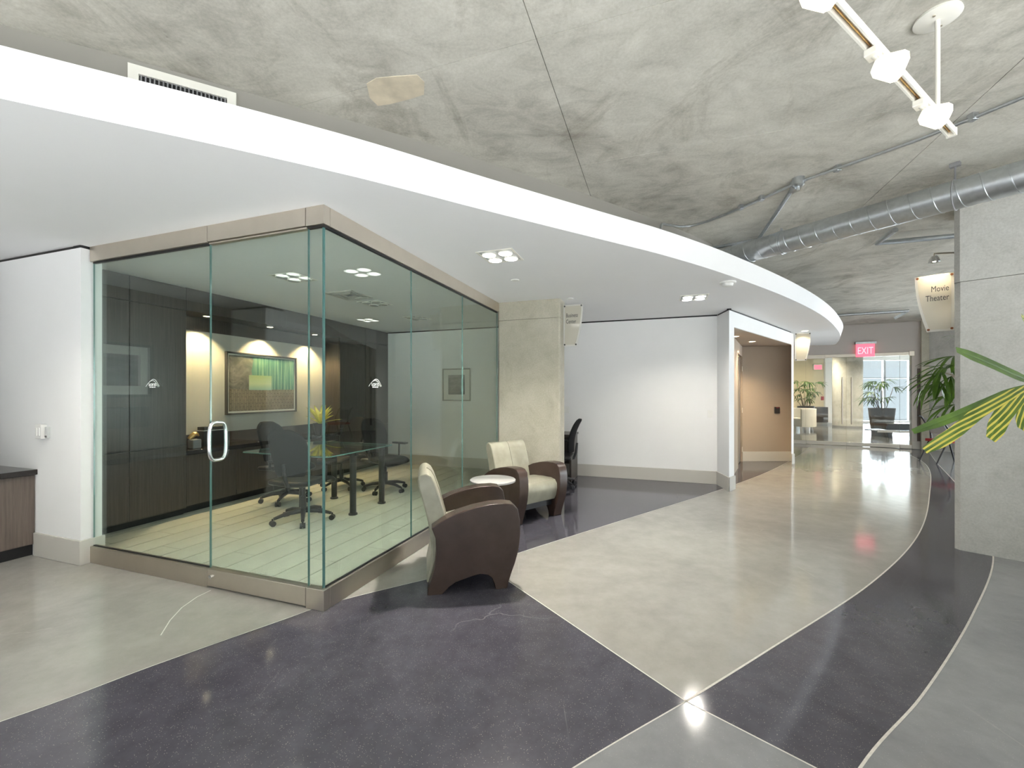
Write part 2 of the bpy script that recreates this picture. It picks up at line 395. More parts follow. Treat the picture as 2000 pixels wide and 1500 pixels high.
def text_mesh(s, size, align='CENTER', depth=0.0015):
    cu = bpy.data.curves.new('t', 'FONT'); cu.body = s; cu.size = size; cu.align_x = align; cu.extrude = depth; cu.resolution_u = 3
    o = bpy.data.objects.new('t', cu); C.objects.link(o); dg = bpy.context.evaluated_depsgraph_get()
    me = bpy.data.meshes.new_from_object(o.evaluated_get(dg)); bpy.data.objects.remove(o); bpy.data.curves.remove(cu)
    me.materials.clear(); return me
def rot_mesh(me, M): me.transform(M); return me
STR = dict(kind='structure')
def quadwall(name, p0, p1, z0, z1, th, mat, side=1, **kw):
    p0, p1 = Vector(p0[:2]), Vector(p1[:2]); d = (p1 - p0).normalized(); n = Vector((-d.y, d.x)) * th * side
    return ob(name, MB().prism([p0, p1, p1 + n, p0 + n], z0, z1), mat, **(kw or STR))

# ------------------------------------------------------------------ FLOOR: coloured concrete bays
def poly(pts, n=10):       # centripetal Catmull-Rom resample of 2D points
    pts = [Vector(p[:2]) for p in pts]; out = []
    for i in range(len(pts) - 1):
        p0 = pts[i - 1] if i else pts[0] * 2 - pts[1]; p1, p2 = pts[i], pts[i + 1]
        p3 = pts[i + 2] if i + 2 < len(pts) else pts[-1] * 2 - pts[-2]
        t0 = 0.0; t1 = t0 + max(1e-4, (p1 - p0).length) ** .5; t2 = t1 + max(1e-4, (p2 - p1).length) ** .5; t3 = t2 + max(1e-4, (p3 - p2).length) ** .5
        for k in range(n):
            t = t1 + (t2 - t1) * k / n
            a1 = p0 * ((t1 - t) / (t1 - t0)) + p1 * ((t - t0) / (t1 - t0)); a2 = p1 * ((t2 - t) / (t2 - t1)) + p2 * ((t - t1) / (t2 - t1)); a3 = p2 * ((t3 - t) / (t3 - t2)) + p3 * ((t - t2) / (t3 - t2))
            b1 = a1 * ((t2 - t) / (t2 - t0)) + a2 * ((t - t0) / (t2 - t0)); b2 = a2 * ((t3 - t) / (t3 - t1)) + a3 * ((t - t1) / (t3 - t1))
            out.append(b1 * ((t2 - t) / (t2 - t1)) + b2 * ((t - t1) / (t2 - t1)))
    out.append(pts[-1]); return out
X0 = Vector((-0.218, 3.45)); X1 = Vector(flo(1340, 1370)[:2])
L1L = poly([(-8.5, -3.2), flo(0, 1410)[:2], flo(300, 1300)[:2], flo(560, 1208)[:2], flo(640, 1180)[:2], X0])
L1R = poly([X0, flo(1005, 1083)[:2], flo(1200, 1021)[:2], flo(1405, 957)[:2], (4.6, 7.6), (6.5, 9.6), (8.2, 11.6)])
L2A = poly([X0, flo(1000, 1140)[:2], flo(1180, 1262)[:2], X1])
IAL = poly([(-6, -3.4), (-3.2, -0.85), (-1.2, 0.62), flo(1120, 1500)[:2], X1])
IAR = poly([X1, flo(1500, 1270)[:2], flo(1700, 1140)[:2], flo(1790, 1050)[:2], flo(1815, 970)[:2], flo(1806, 905)[:2], (9.6, 10.6)])
def offs(c, d):
    o = []
    for i, p in enumerate(c):
        t = (c[min(i + 1, len(c) - 1)] - c[max(i - 1, 0)]).normalized(); o.append(p + Vector((t.y, -t.x)) * d)
    return o
OUT = poly([(-4.6, -4.2), (-1.6, -0.75), (0.2, 0.72), flo(1680, 1500)[:2], flo(1800, 1360)[:2], flo(1900, 1200)[:2], flo(1940, 1090)[:2], (5.2, 4.7), (6.9, 6.6), (8.6, 8.6), (10.2, 10.4)])
X2 = Vector((1.20, 1.505))
iX2 = min(range(len(OUT)), key=lambda i: (OUT[i] - X2).length); X2 = OUT[iX2]
OUL, OUR = OUT[:iX2 + 1], OUT[iX2:]
floor = ob('floor', MB().prism([(-10, -6), (14.5, -6), (14.5, 2), (22, 12), (22, 23), (8, 23), (-10, 14)], -0.12, -0.022), 'joint', **STR)
def slab(pts, mat): ob('floor_slab', MB().prism(pts, -0.022, 0.0), mat, parent=floor)
slab(L1L + list(reversed(L2A))[::-1] + list(reversed(IAL)), 'floor_dark')                                   # foreground bay
TOPG = Vector(P(0.0, 0.9))
slab(L1L + [X0 + (X0 - L2A[4]).normalized() * 4.0, Vector((-2.5, 9)), Vector((-10, 9)), Vector((-10, -3.2))], 'floor_light')
slab([X0] + [X0 + (X0 - L2A[4]).normalized() * 4.0, Vector((-2.5, 9)), Vector((0, 13)), Vector((8.2, 13))] + list(reversed(L1R)), 'floor_dark')
slab(L1R + [Vector((9.6, 11.2))] + list(reversed(IAR)) + list(reversed(L2A)), 'floor_light')
slab(IAL + [X2] + list(reversed(OUL)), 'floor_blue')
slab([X1] + IAR + list(reversed(OUR)), 'floor_dark')
slab(OUT[3:] + [Vector((14.5, 10.4)), Vector((14.5, -0.35)), Vector((OUT[3].x, -0.35))] if False else [p for p in OUT if p.y > -0.3] + [Vector((14.5, 10.4)), Vector((14.5, -0.3)), Vector((-1.2, -0.3))], 'floor_blue')
slab([p for p in OUT if p.y <= -0.3] + [Vector((-1.2, -0.3)), Vector((14.5, -0.3)), Vector((14.5, -6)), Vector((-4.6, -6))], 'floor_bounce')  # unseen rear bay, made pale to bounce light up to the ceiling
slab([(-10, -3.2), (-8.5, -3.2), (-6, -3.4), (-4.6, -4.2), (-4.6, -6), (-10, -6)], 'floor_blue')
FW0, FW1 = Vector((7.30, 12.14)), Vector((10.06, 10.68))
slab([FW0, (8.2, 13), (0, 13), (0, 22.9), (22, 22.9), (22, 10.4), (10.2, 10.4), FW1], 'floor_blue')
def joint(c, wd=0.006):
    a, b = offs(c, wd / 2), offs(c, -wd / 2); mb = MB(); n = len(c)
    mb.add([(p.x, p.y, 0.0012) for p in a] + [(p.x, p.y, 0.0012) for p in b], [(i, i + 1, i + 1 + n, i + n) for i in range(n - 1)])
    ob('joint_line', mb, 'joint', parent=floor)
for c, wd in ((L1L, .005), (L1R, .005), (L2A, .007), (IAL, .006), (IAR, .010), (OUT, .010), ([X1, X2], .007)): joint(c, wd)
# swing mark of the door and a few long scratches
arc = [Vector(P(-0.12 + 1.02 * math.cos(t), 1.02 * math.sin(t))) for t in [math.pi + i * 0.09 for i in range(1, 8)]]
joint([Vector(flo(x, y)[:2]) for x, y in ((412, 1153), (385, 1166), (355, 1187), (332, 1212), (314, 1241))], .006)

# carpet planks inside the glass room
carpet = ob('floor_carpet', MB().box(-3.45, -0.05, 0.06, 5.0, 0.0, 0.006), 'soil', **BL(), **STR)
pl = MB().box(-0.1200, 0.1200, -0.4985, 0.4985, 0, 0.009).mesh('carpet_plank'); pl.materials.append(MATS['carpet'])
for i in range(14):
    a = -3.33 + i * 0.25
    for j in range(-1, 7):
        b = 0.55 + j * 1.0 + (0.37 * i % 1.0) - 0.5
        b0, b1 = max(0.06, b - 0.498), min(5.0, b + 0.498)
        if b1 - b0 < 0.1 or a > -0.1: continue
        o = ob('carpet_plank', pl, 'carpet', parent=carpet, loc=(a, (b0 + b1) / 2, 0.005)); o.scale.y = (b1 - b0) / 0.996

# ------------------------------------------------------------------ CONCRETE CEILING with form panels
ceiling = ob('ceiling', MB().prism([(-10, -6), (14.5, -6), (14.5, 2), (22, 12), (22, 23), (6, 23), (-10, 14)], ZC + 0.02, ZC + 0.2), 'ceiling_concrete', **STR)
def inside(p): return -5.6 < p.y < 12.2 and -7 < p.x < 13
for i in range(-4, 6):
    for j in range(-6, 9):
        a0, b0 = 1.465 + 2.44 * i, -0.12 + 1.27 * j
        c = Vector(P(a0 + 1.22, b0 + 0.63))
        if not inside(c) or (c.y > 4.5 and c.x < -0.5): continue
        mb = MB().prism([P(a0 + .002, b0 + .002), P(a0 + 2.438, b0 + .002), P(a0 + 2.438, b0 + 1.268), P(a0 + .002, b0 + 1.268)], ZC + 0.0015 * random.random(), ZC + 0.02)
        ob('form_panel', mb, 'ceiling_concrete', parent=ceiling)

pp = [at(x, y, ZC)[:2] for x, y in ((716, 163), (735, 152), (775, 148), (815, 146), (829, 160), (828, 184), (800, 193), (760, 203), (738, 206), (722, 190))]
m_plain('repair_mortar', (0.60, 0.53, 0.41), 0.85, var=0.18, vscale=9)
ob('repair_patch', MB().prism(pp, ZC - .003, ZC + .004), 'repair_mortar', parent=ceiling)

# ------------------------------------------------------------------ SOFFIT (dropped white ceiling with curved edge)
edge = [at(x, y, ZF) for x, y in ((0, 88), (200, 139), (400, 190), (700, 271), (950, 347), (1200, 421), (1287, 446.5), (1387, 481), (1460, 510.5), (1538, 546), (1590, 575), (1621, 598), (1639, 619), (1647, 636))]
curve = poly([(-9.5, -2.3), (-4.6, 0.42), (-3.0, 1.23)] + [e[:2] for e in edge] + [(7.55, 9.72), (8.02, 10.42)], 6) + [Vector((8.08, 10.56)), Vector((8.02, 10.68)), Vector((7.85, 10.74)), Vector((7.5, 10.8)), Vector((6.9, 10.86))]
sof = MB().prism(curve + [Vector((6.6, 12.2)), Vector((-9.5, 14))], ZS, ZF)
low = offs(curve, -0.05)                        # the fascia leans back towards its lower edge
for v_ in sof.v:
    if v_.z < ZS + .01:
        i_ = min(range(len(curve)), key=lambda q: (curve[q].x - v_.x) ** 2 + (curve[q].y - v_.y) ** 2)
        if (curve[i_] - Vector((v_.x, v_.y))).length < 1e-4: v_.x, v_.y = low[i_].x, low[i_].y
ob('ceiling_soffit', sof, 'soffit_paint', smooth=20, **STR)
rec = poly([(-7.2, -0.9), (-4.4, 0.95)] + [at(x, y, ZC)[:2] for x, y in ((0, 47), (240, 111), (508, 188), (800, 269), (1150, 382), (1294, 435), (1392, 477))], 6)
inn = offs(rec, -0.15)
ob('wall_recess', MB().prism(rec + [Vector((2.5, 7.4)), Vector((6.8, 12.3)), Vector((6.6, 12.4)), Vector((2.3, 7.5))] + list(reversed(inn)), ZF, ZC + 0.02), 'recess_paint', smooth=20, **STR)

# ------------------------------------------------------------------ WALLS
ZW = 2.588
def bwall(name, a0, a1, b0, b1, z0, z1, mat): return ob(name, MB().box(a0, a1, b0, b1, z0, z1), mat, **BL(), **STR)
bwall('wall_lobby', -3.9, -2.40, -0.08, 0.06, 0, ZW, 'white_paint')
bwall('wall_alcove', -3.9, -3.75, -2.3, -0.08, 0, ZS, 'alcove_wood')
bwall('wall_pillar', -3.9, -3.10, -2.55, -2.25, 0, ZW, 'white_paint')
bwall('wall_lobby_left', -4.6, -3.85, -7.5, -2.5, 0, ZS, 'white_paint')
bwall('wall_conference', -3.56, -3.42, 0.06, 5.0, 0, ZS, 'white_paint')
bwall('wall_back', -3.56, 2.90, 5.0, 5.14, 0, ZW, 'white_paint')
bwall('wall_conference_side', 0.0, 0.10, 3.36, 5.0, 0, ZW, 'white_paint')
S0, A_, B_ = Vector(P(2.90, 5.0)), Vector((3.10, 6.06)), Vector((5.517, 8.38))
dn = (B_ - A_).normalized(); nn = Vector((-dn.y, dn.x))
A2 = A_ + dn * 0.20; K_ = Vector((4.74, 8.74)); D0 = A2 + nn * 0.12; dq = (K_ - D0).normalized(); nq = Vector((-dq.y, dq.x)); LQ = (K_ - D0).length
ob('wall_niche_pier', MB().prism([S0, A_, A2, D0, D0 + dq * .5, S0 + Vector((0.12, 0.16))], 0, ZW), 'white_paint', **STR)
ob('wall_niche_header', MB().prism([A2, B_, B_ + nn * 0.14, A2 + nn * 0.14], 2.365, ZW), 'white_paint', **STR)
ob('ceiling_niche', MB().prism([A2 + nn * 0.02, B_ + nn * 0.02, Vector((5.9, 8.9)), K_ + Vector((0, .16)), D0 + dq * .5, D0], 2.362, 2.42), 'tan_paint', **STR)
Bq = Vector((5.60, 8.44))
ob('wall_niche_right', MB().prism([K_, (5.78, 8.74), (5.86, 8.90), K_ + Vector((0, 0.16))], 0, 2.40), 'tan_paint', **STR)
ob('wall_niche_end', MB().prism([B_, Bq, (5.925, 8.98), (5.85, 8.98), (5.765, 8.75)], 0, ZW), 'white_paint', **STR)
LD0 = LQ - 1.02
ob('wall_niche_back', MB().prism([D0 + dq * .45 - nq * .003, D0 + dq * LD0 - nq * .003, D0 + dq * LD0 + nq * .12, D0 + dq * .45 + nq * .06], 0, 2.40), 'tan_paint', **STR)
ob('wall_door_head', MB().prism([D0 + dq * LD0, K_ + dq * .05, K_ + dq * .05 + nq * .12, D0 + dq * LD0 + nq * .12], 2.15, 2.40), 'tan_paint', **STR)
quadwall('wall_corridor', (5.91, 8.98), (7.25, 12.14), 0, ZW, 0.12, 'far_paint', 1)
# black shadow gap between walls and soffit
k = 0
def gap(p0, p1, th, side):
    global k; k += 1
    p0, p1 = Vector(p0[:2]), Vector(p1[:2]); d = (p1 - p0).normalized(); n = Vector((-d.y, d.x)) * side
    ob('trim_%d' % k, MB().prism([p0 + n * .006, p1 + n * .006, p1 + n * th, p0 + n * th], ZW, ZS), 'black', **STR)
gap(P(-3.9, -.08), P(-2.40, -.08), .12, 1); gap(P(-2.40, -.08), P(-2.40, .06), .1, 1)
gap(P(-3.5, 5.0), P(2.90, 5.0), .12, 1); gap(S0, A_, .03, 1); gap(A_, B_, .03, 1); gap(P(-3.9, -2.25), P(-3.1, -2.25), .1, -1)
gap(P(-3.1, -2.25), P(-3.1, -2.55), .1, -1)
# baseboards
def base(name, p0, p1, side=-1, h=0.20, th=0.016, mat='base_paint'):
    p0, p1 = Vector(p0[:2]), Vector(p1[:2]); d = (p1 - p0).normalized(); n = Vector((-d.y, d.x)) * th * side
    ob(name, MB().prism([p0 - d * .0, p1 + d * .0, p1 + n + d * th, p0 + n - d * th], 0, h), mat, bevel=.003, seg=1, **STR)
base('baseboard_lobby', P(-3.02, -.08), P(-2.40, -.08)); base('baseboard_lobby_end', P(-2.40, -.08), P(-2.40, .06))
base('baseboard_back', P(0.10, 5.0), P(2.90, 5.0)); base('baseboard_conference', P(-3.05, 5.0), P(0.0, 5.0))
base('baseboard_niche', S0, A_); base('baseboard_pier', A_, A2); base('baseboard_niche_right', K_, (5.75, 8.74)); base('baseboard_niche_end', B_, Bq)
base('baseboard_pillar', P(-3.1, -2.55), P(-3.1, -2.25))
base('baseboard_side', P(0.0, 5.0), P(0.0, 3.36), -1)

# niche door
dt = thing('door_1', 'tan painted door with hinges at the back of the niche', 'door', kind='structure')
ob('door_leaf', MB().prism([D0 + dq * (LD0 + .03) + nq * .03, K_ - dq * .05 + nq * .03, K_ - dq * .05 + nq * .075, D0 + dq * (LD0 + .03) + nq * .075], 0.012, 2.12), 'door_leaf', parent=dt)
for c0 in (D0 + dq * LD0, K_ - dq * .05):
    ob('door_frame', MB().prism([c0 - nq * .012, c0 + dq * .04 - nq * .012, c0 + dq * .04 + nq * .1, c0 + nq * .1], 0, 2.15), 'tan_paint', parent=dt)
for z in (0.25, 1.05, 1.9):
    q = K_ - dq * .055 - nq * .004
    ob('hinge', MB().cyl((q.x, q.y, z - .05), (q.x, q.y, z + .05), .008, n=8), 'steel', parent=dt)

# far glass doorway wall
fd = (FW1 - FW0).normalized(); fn = Vector((-fd.y, fd.x)); FL = (FW1 - FW0).length
def FP(t, o=0.0): q = FW0 + fd * t + fn * o; return (q.x, q.y)
FWX = Vector((10.22, 10.595))
ob('wall_far', MB().prism([FP(0), FP(FL + .22), FP(FL + .22, .16), FP(0, .16)], 2.44, ZC + .02), 'far_paint', **STR)
ob('wall_far_jamb', MB().prism([FP(FL), FP(FL + .22), FP(FL + .22, .16), FP(FL, .16)], 0, 2.44), 'far_paint', **STR)
base('baseboard_far', FP(FL + .02), FP(FL + .22), -1, .18)
ob('wall_panel', MB().prism([FP(FL + .10, -.02), FP(FL + .20, -.02), FP(FL + .20, 0), FP(FL + .10, 0)], 0.20, 2.02), 'pot_brown', kind='structure')
# right concrete wall, rear and side walls with windows
W0, W1 = Vector((10.27, 10.57)), Vector((13.2, 2.75))
quadwall('wall_right', W0, W0 + (W1 - W0).normalized() * 1.9, 0, ZC + .02, 0.25, 'grey_concrete', 1)
ob('column_chamfer', MB().prism([W0 + Vector((-.13, -.06)), W0 + Vector((0, -.12)), W0 + Vector((.2, .1)), W0 + Vector((-.02, .12))], 0, ZC + .01), 'column_concrete', label='slim concrete pier beside the glass doors under the ceiling', cat='column')
def window_wall(name, p0, p1, nwin, sill, head):
    p0, p1 = Vector(p0), Vector(p1); d = (p1 - p0).normalized(); L = (p1 - p0).length; n = Vector((-d.y, d.x))
    def q(t, o): r = p0 + d * t + n * o; return (r.x, r.y)
    ob(name, MB().prism([q(0, 0), q(L, 0), q(L, .15), q(0, .15)], head, ZC + .02).prism([q(0, 0), q(L, 0), q(L, .15), q(0, .15)], 0, sill), 'beige_paint', **STR)
    wd = L / nwin
    for i in range(nwin):
        wi = thing('window_%s_%d' % (name.split('_')[1], i + 1), 'tall aluminium framed window of the lobby', 'window', kind='structure')
        mb = MB()
        for t0, t1 in ((i * wd, i * wd + .06), ((i + 1) * wd - .06, (i + 1) * wd)):
            mb.prism([q(t0, .02), q(t1, .02), q(t1, .1), q(t0, .1)], sill, head)
        mb.prism([q(i * wd, .02), q((i + 1) * wd, .02), q((i + 1) * wd, .1), q(i * wd, .1)], sill, sill + .06)
        mb.prism([q(i * wd, .02), q((i + 1) * wd, .02), q((i + 1) * wd, .1), q(i * wd, .1)], head - .06, head)
        ob('window_frame', mb, 'galvanised', parent=wi)
        ob('pane', MB().prism([q(i * wd + .05, .05), q((i + 1) * wd - .05, .05), q((i + 1) * wd - .05, .056), q(i * wd + .05, .056)], sill + .05, head - .05), 'glass_clear', parent=wi)
window_wall('wall_rear', (9.0, -4.15), (-6.2, -4.15), 9, 0.12, 2.75)
window_wall('wall_corridor', W0 + (W1 - W0).normalized() * 1.9, W1, 5, 0.12, 2.75)  # unseen windows put in to let more light into the corridor
window_wall('wall_side', (12.7, 2.75), (12.7, -4.15), 5, 0.12, 2.75)
quadwall('wall_rear_right', (12.9, -4.15), (9.0, -4.15), 0, ZC + .02, .15, 'beige_paint', -1)
quadwall('wall_rear_left', (-6.2, -4.15), (-9.8, -4.15), 0, ZC + .02, .15, 'beige_paint', -1)

# ------------------------------------------------------------------ CONCRETE COLUMNS
col1 = thing('concrete_column', 'beige board-smooth concrete column beside the two armchairs', 'column', P(0, 3.12, 0), TH)
def chamf(x0, x1, y0, y1, c): return [(x0 + c, y0), (x1 - c, y0), (x1, y0 + c), (x1, y1), (x0, y1), (x0, y0 + c)]
ob('column_lift', MB().prism(chamf(.012, .86, 0, .26, .02), 0, 2.368), 'column_concrete', parent=col1)
ob('column_lift', MB().prism(chamf(.009, .863, -.003, .26, .02), 2.371, ZS), 'column_concrete', parent=col1)
d1 = Vector((.683, -.73)); C1 = Vector((3.975, 3.812))
col2 = thing('concrete_column', 'grey concrete column behind the broad striped palm leaves', 'column', (C1.x, C1.y, 0), math.atan2(d1.y, d1.x))
ob('column_lift', MB().prism(chamf(0, 1.0, 0, .9, .035), 0, 2.39), 'grey_concrete', parent=col2)
ob('column_lift', MB().prism(chamf(-.003, 1.003, -.003, .9, .035), 2.394, ZC), 'grey_concrete', parent=col2)

# ------------------------------------------------------------------ GLASS ROOM FRONT
gp = thing('glass_partition', 'corner partition of greenish frameless glass with brushed steel rails', 'partition', P(0, 0, 0), TH)
RB, RT, TK = 0.135, 2.487, 0.012
def pane(parent, a0, a1, b0, b1, z0, z1, name='glass_pane', mats=('glass', 'glass_edge')):
    dx, dy = a1 - a0, b1 - b0
    v = [(x, y, z) for z in (z0, z1) for y in (b0, b1) for x in (a0, a1)]
    big, small = ([(0, 1, 5, 4), (2, 6, 7, 3)], [(0, 4, 6, 2), (1, 3, 7, 5)]) if dx > dy else ([(0, 4, 6, 2), (1, 3, 7, 5)], [(0, 1, 5, 4), (2, 6, 7, 3)])
    mb = MB(); mb.add(v, big); mb.m = 1; mb.add(v, small + [(0, 2, 3, 1), (4, 5, 7, 6)])
    return ob(name, mb, list(mats), parent=parent)
pL = pane(gp, -2.385, -1.028, -TK / 2, TK / 2, RB - .02, RT + .02)
pane(gp, -0.118, -0.004, -TK / 2, TK / 2, RB - .02, RT + .02)
pR = pane(gp, -TK / 2, TK / 2, 0.008, 1.026, RB - .02, RT + .02)
pane(gp, -TK / 2, TK / 2, 1.030, 2.052, RB - .02, RT + .02); pane(gp, -TK / 2, TK / 2, 2.056, 3.115, RB - .02, RT + .02)
RW = 0.028
def rail(parent, name, a0, a1, b0, b1, z0, z1): ob(name, MB().box(a0, a1, b0, b1, z0, z1), 'steel', parent=parent, bevel=.003, seg=1)
rail(gp, 'bottom_rail', -2.39, -1.026, -RW, RW, 0, RB); rail(gp, 'bottom_rail', -0.121, RW, -RW, RW, 0, RB); rail(gp, 'bottom_rail', -RW, RW, RW + .001, 3.118, 0, RB)
rail(gp, 'top_rail', -2.39, -1.026, -RW, RW, RT, ZS); rail(gp, 'top_rail', -1.023, -0.124, -RW, RW, RT + .004, ZS); rail(gp, 'top_rail', -0.121, RW, -RW, RW, RT, ZS); rail(gp, 'top_rail', -RW, RW, RW + .001, 3.118, RT, ZS)
gk = MB(); gk.box(-2.38, -1.03, -.010, .010, RT - .012, RT).box(-.118, .01, -.010, .010, RT - .012, RT).box(-.010, .010, .01, 3.11, RT - .014, RT).box(-2.38, -1.03, -.009, .009, RB, RB + .006).box(-.01, .01, .01, 3.11, RB, RB + .006)
ob('gasket', gk, 'black', parent=gp)
def logo(parent, M):
    me = text_mesh('LOFTS', 0.030); me.transform(M @ Matrix.Translation((0, 0, .0015)))
    ob('logo_lettering', me, 'decal', parent=parent)
    mb = MB()
    arcs = [[(-.078, -.004), (-.055, .018), (-.02, .042), (.005, .052), (.03, .048), (.055, .026), (.076, -.002)], [(-.03, .036), (-.005, .043), (.018, .038), (.042, .022), (.066, -.006)]]
    for ar in arcs:
        c = poly(ar, 5); a, b = offs(c, .0016), offs(c, -.0016); n = len(c)
        mb.add([(p.x, p.y, .002) for p in a] + [(p.x, p.y, .002) for p in b], [(i, i + n, i + n + 1, i + 1) for i in range(n - 1)], M)
    for x0, x1 in ((-.034, -.016), (-.012, .012), (.016, .034)): mb.add([(x0, -.012, .002), (x1, -.012, .002), (x1, -.005, .002), (x0, -.005, .002)], [(0, 1, 2, 3)], M)
    ob('logo_arch', mb, 'decal', parent=parent)
# left pane, outside face (b = -TK/2) ; right pane, outside face (a = +TK/2)
MLf = Matrix.Translation((-1.645, -TK / 2 - .0005, 1.455)) @ Matrix.Rotation(R(90), 4, 'X')
logo(pL, MLf)
MRt = Matrix.Translation((TK / 2 + .0005, 0.52, 1.455)) @ Matrix.Rotation(R(90), 4, 'Z') @ Matrix.Rotation(R(90), 4, 'X')
logo(pR, MRt)
gd = thing('glass_door', 'frameless glass door with long oval steel pull handle', 'door', P(-0.12, 0, 0), TH)
pane(gd, -0.903, -0.003, -TK / 2, TK / 2, RB - .01, RT - .004)
rail(gd, 'bottom_rail', -0.903, -0.003, -RW, RW, 0.012, RB)
rail(gd, 'top_rail', -0.903, -0.003, -.016, .016, RT - .012, RT + .002)
hp = []
for i in range(40):
    t = i / 40 * 2 * math.pi; y, z = .062 * math.copysign(abs(math.cos(t)) ** .5, math.cos(t)), .135 * math.copysign(abs(math.sin(t)) ** .62, math.sin(t))
    hp.append((-.835, y, 1.055 + z))
ob('pull_handle', MB().tube(hp, .0125, 12, True), 'chrome', parent=gd, smooth=60)
ob('lock', MB().cyl((-.86, -RW, .085), (-.86, -RW - .012, .085), .014, n=14), 'chrome', parent=gd, smooth=40)

# ------------------------------------------------------------------ LOBBY ALCOVE: credenza, picture, switches
cr = thing('credenza', 'wood veneer credenza with glossy black top against the white wall', 'cabinet', P(-3.72, -1.13, 0), TH)
for i in range(2):
    y0 = -1.08 + i * 1.065
    ob('cabinet_door', MB().box(.662, .682, y0 + .002, y0 + 1.061, .10, .695), 'alcove_wood', parent=cr, bevel=.002, seg=1)
ob('body', MB().box(0, .66, -1.08, 1.05, .10, .70), 'alcove_wood', parent=cr)
ob('toe_kick', MB().box(0, .64, -1.08, 1.05, 0, .10), 'black', parent=cr)
ob('top', MB().box(0, .715, -1.09, 1.05, .70, .745), 'dark_counter', parent=cr, bevel=.003)
fp = thing('framed_photograph', 'black and white photograph with wide mat above the lobby credenza', 'picture', P(-3.745, -0.74, 1.665), TH)
def framed(t, w_, h_, mat_w, pr, frame='silver_frame', axis='a', fw=.03):
    # frame facing +x (axis a) or -y (axis b); opening w_ x h_ centred on the origin
    def rb(u0, u1, z0, z1, d0, d1):
        return MB().box(d0, d1, u0, u1, z0, z1) if axis == 'a' else MB().box(u0, u1, -d1, -d0, z0, z1)
    x, z = w_ / 2, h_ / 2
    for u0, u1, z0, z1 in ((-x, x, z - fw, z), (-x, x, -z, -z + fw), (-x, -x + fw, -z + fw, z - fw), (x - fw, x, -z + fw, z - fw)):
        ob('frame_rail', rb(u0, u1, z0, z1, 0, .03), frame, parent=t, bevel=.003, seg=1)
    ob('mat_board', rb(-x + fw, x - fw, -z + fw, z - fw, 0, .012), 'mat_board', parent=t)
    ob('print', rb(-x + fw + mat_w, x - fw - mat_w, -z + fw + mat_w, z - fw - mat_w, .012, .014), pr, parent=t)
framed(fp, 0.96, 0.62, .10, 'photo_print', 'ink')
ob('alcove_panel', MB().box(0, .03, -.5, .38, -.12, .12), 'dark_wood', loc=P(-3.75, -0.70, 1.12), rz=TH, bevel=.003, seg=1, label='dark wood panel below the photograph on the alcove wall', cat='panel')
def plate(name, M_loc, rz, w_, h_, label, n=2, group=None):
    t = thing(name, label, 'switch' if 'switch' in name else 'outlet', M_loc, rz, group)
    ob('cover_plate', MB().box(-w_ / 2, w_ / 2, -.007, 0, -h_ / 2, h_ / 2), 'white_plastic', parent=t, bevel=.002, seg=1)
    for i in range(n):
        x = (i - (n - 1) / 2) * w_ / n
        ob('rocker' if 'switch' in name else 'socket', MB().box(x - w_ / n * .3, x + w_ / n * .3, -.011, -.006, -h_ * .3, h_ * .3), 'white_plastic', parent=t, bevel=.002, seg=1)
    return t
sw = thing('light_switch', 'white boxed double light switch on the wall above the credenza', 'switch', P(-2.905, -.08, 1.075), TH)
ob('switch_box', MB().box(-.042, .042, -.042, 0, -.06, .06), 'white_plastic', parent=sw, bevel=.004)
for x in (-.018, .018): ob('rocker', MB().box(x - .012, x + .012, -.047, -.041, -.035, .035), 'white_plastic', parent=sw, bevel=.002, seg=1)
th_ = thing('thermostat', 'small thermostat with dark display beside the boxed switch', 'thermostat', P(-2.835, -.08, 1.07), TH)
ob('body', MB().box(-.016, .016, -.022, 0, -.05, .045), 'off_lens', parent=th_, bevel=.003); ob('display', MB().box(-.013, .013, -.024, -.021, -.042, -.028), 'ink', parent=th_)
plate('wall_outlet', P(.54, 5.0, 1.118), TH, .13, .115, 'white double outlet plate on the wall behind the office chair')
plate('light_switch', P(2.80, 5.0, 1.08), TH, .075, .115, 'white light switch near the corner of the niche pier', 1)
rd = thing('card_reader', 'small black card reader on the tan niche wall', 'card reader', (5.42, 8.74, 1.03), 0)
rd.location = ((1517 - CX) / F * 8.74, 8.74, H - (801 - HY) / F * 8.74)
ob('body', MB().box(-.05, .05, -.03, 0, -.065, .065), 'black_plastic', parent=rd, bevel=.008); ob('light_bar', MB().box(-.03, .03, -.033, -.029, .045, .055), 'red_fabric', parent=rd)

# ------------------------------------------------------------------ CONFERENCE ROOM CABINETS
def tall_cabinet(b0, b1, label):
    t = thing('tall_cabinet', label, 'cabinet', P(-3.42, b0, 0), TH); L = b1 - b0
    ob('body', MB().box(0, .345, 0.002, L - .002, .08, ZS - .002), 'dark_wood', parent=t)
    ob('plinth', MB().box(0, .32, 0.002, L - .002, 0.009, .08), 'black', parent=t)
    nd = max(1, round(L / .6))
    for i in range(nd):
        for z0, z1 in ((.085, .80), (.806, 2.34), (2.346, 2.60)):
            ob('door_panel', MB().box(.347, .367, i * L / nd + .003, (i + 1) * L / nd - .003, z0, z1), 'dark_wood', parent=t, bevel=.0015, seg=1)
tall_cabinet(0.065, 1.17, 'full height dark wood cabinet beside the door end of the counter')
tall_cabinet(3.64, 4.995, 'full height dark wood cabinet behind the spiky yellow plant')
bh = thing('bulkhead', 'dark wood bulkhead with three small downlights above the painting', 'bulkhead', P(-3.42, 1.17, 0), TH)
ob('fascia', MB().box(.345, .367, 0, 2.47, 2.35, ZS - .002), 'dark_wood', parent=bh); ob('soffit_board', MB().box(0, .345, 0, 2.47, 2.35, 2.37), 'dark_wood', parent=bh)
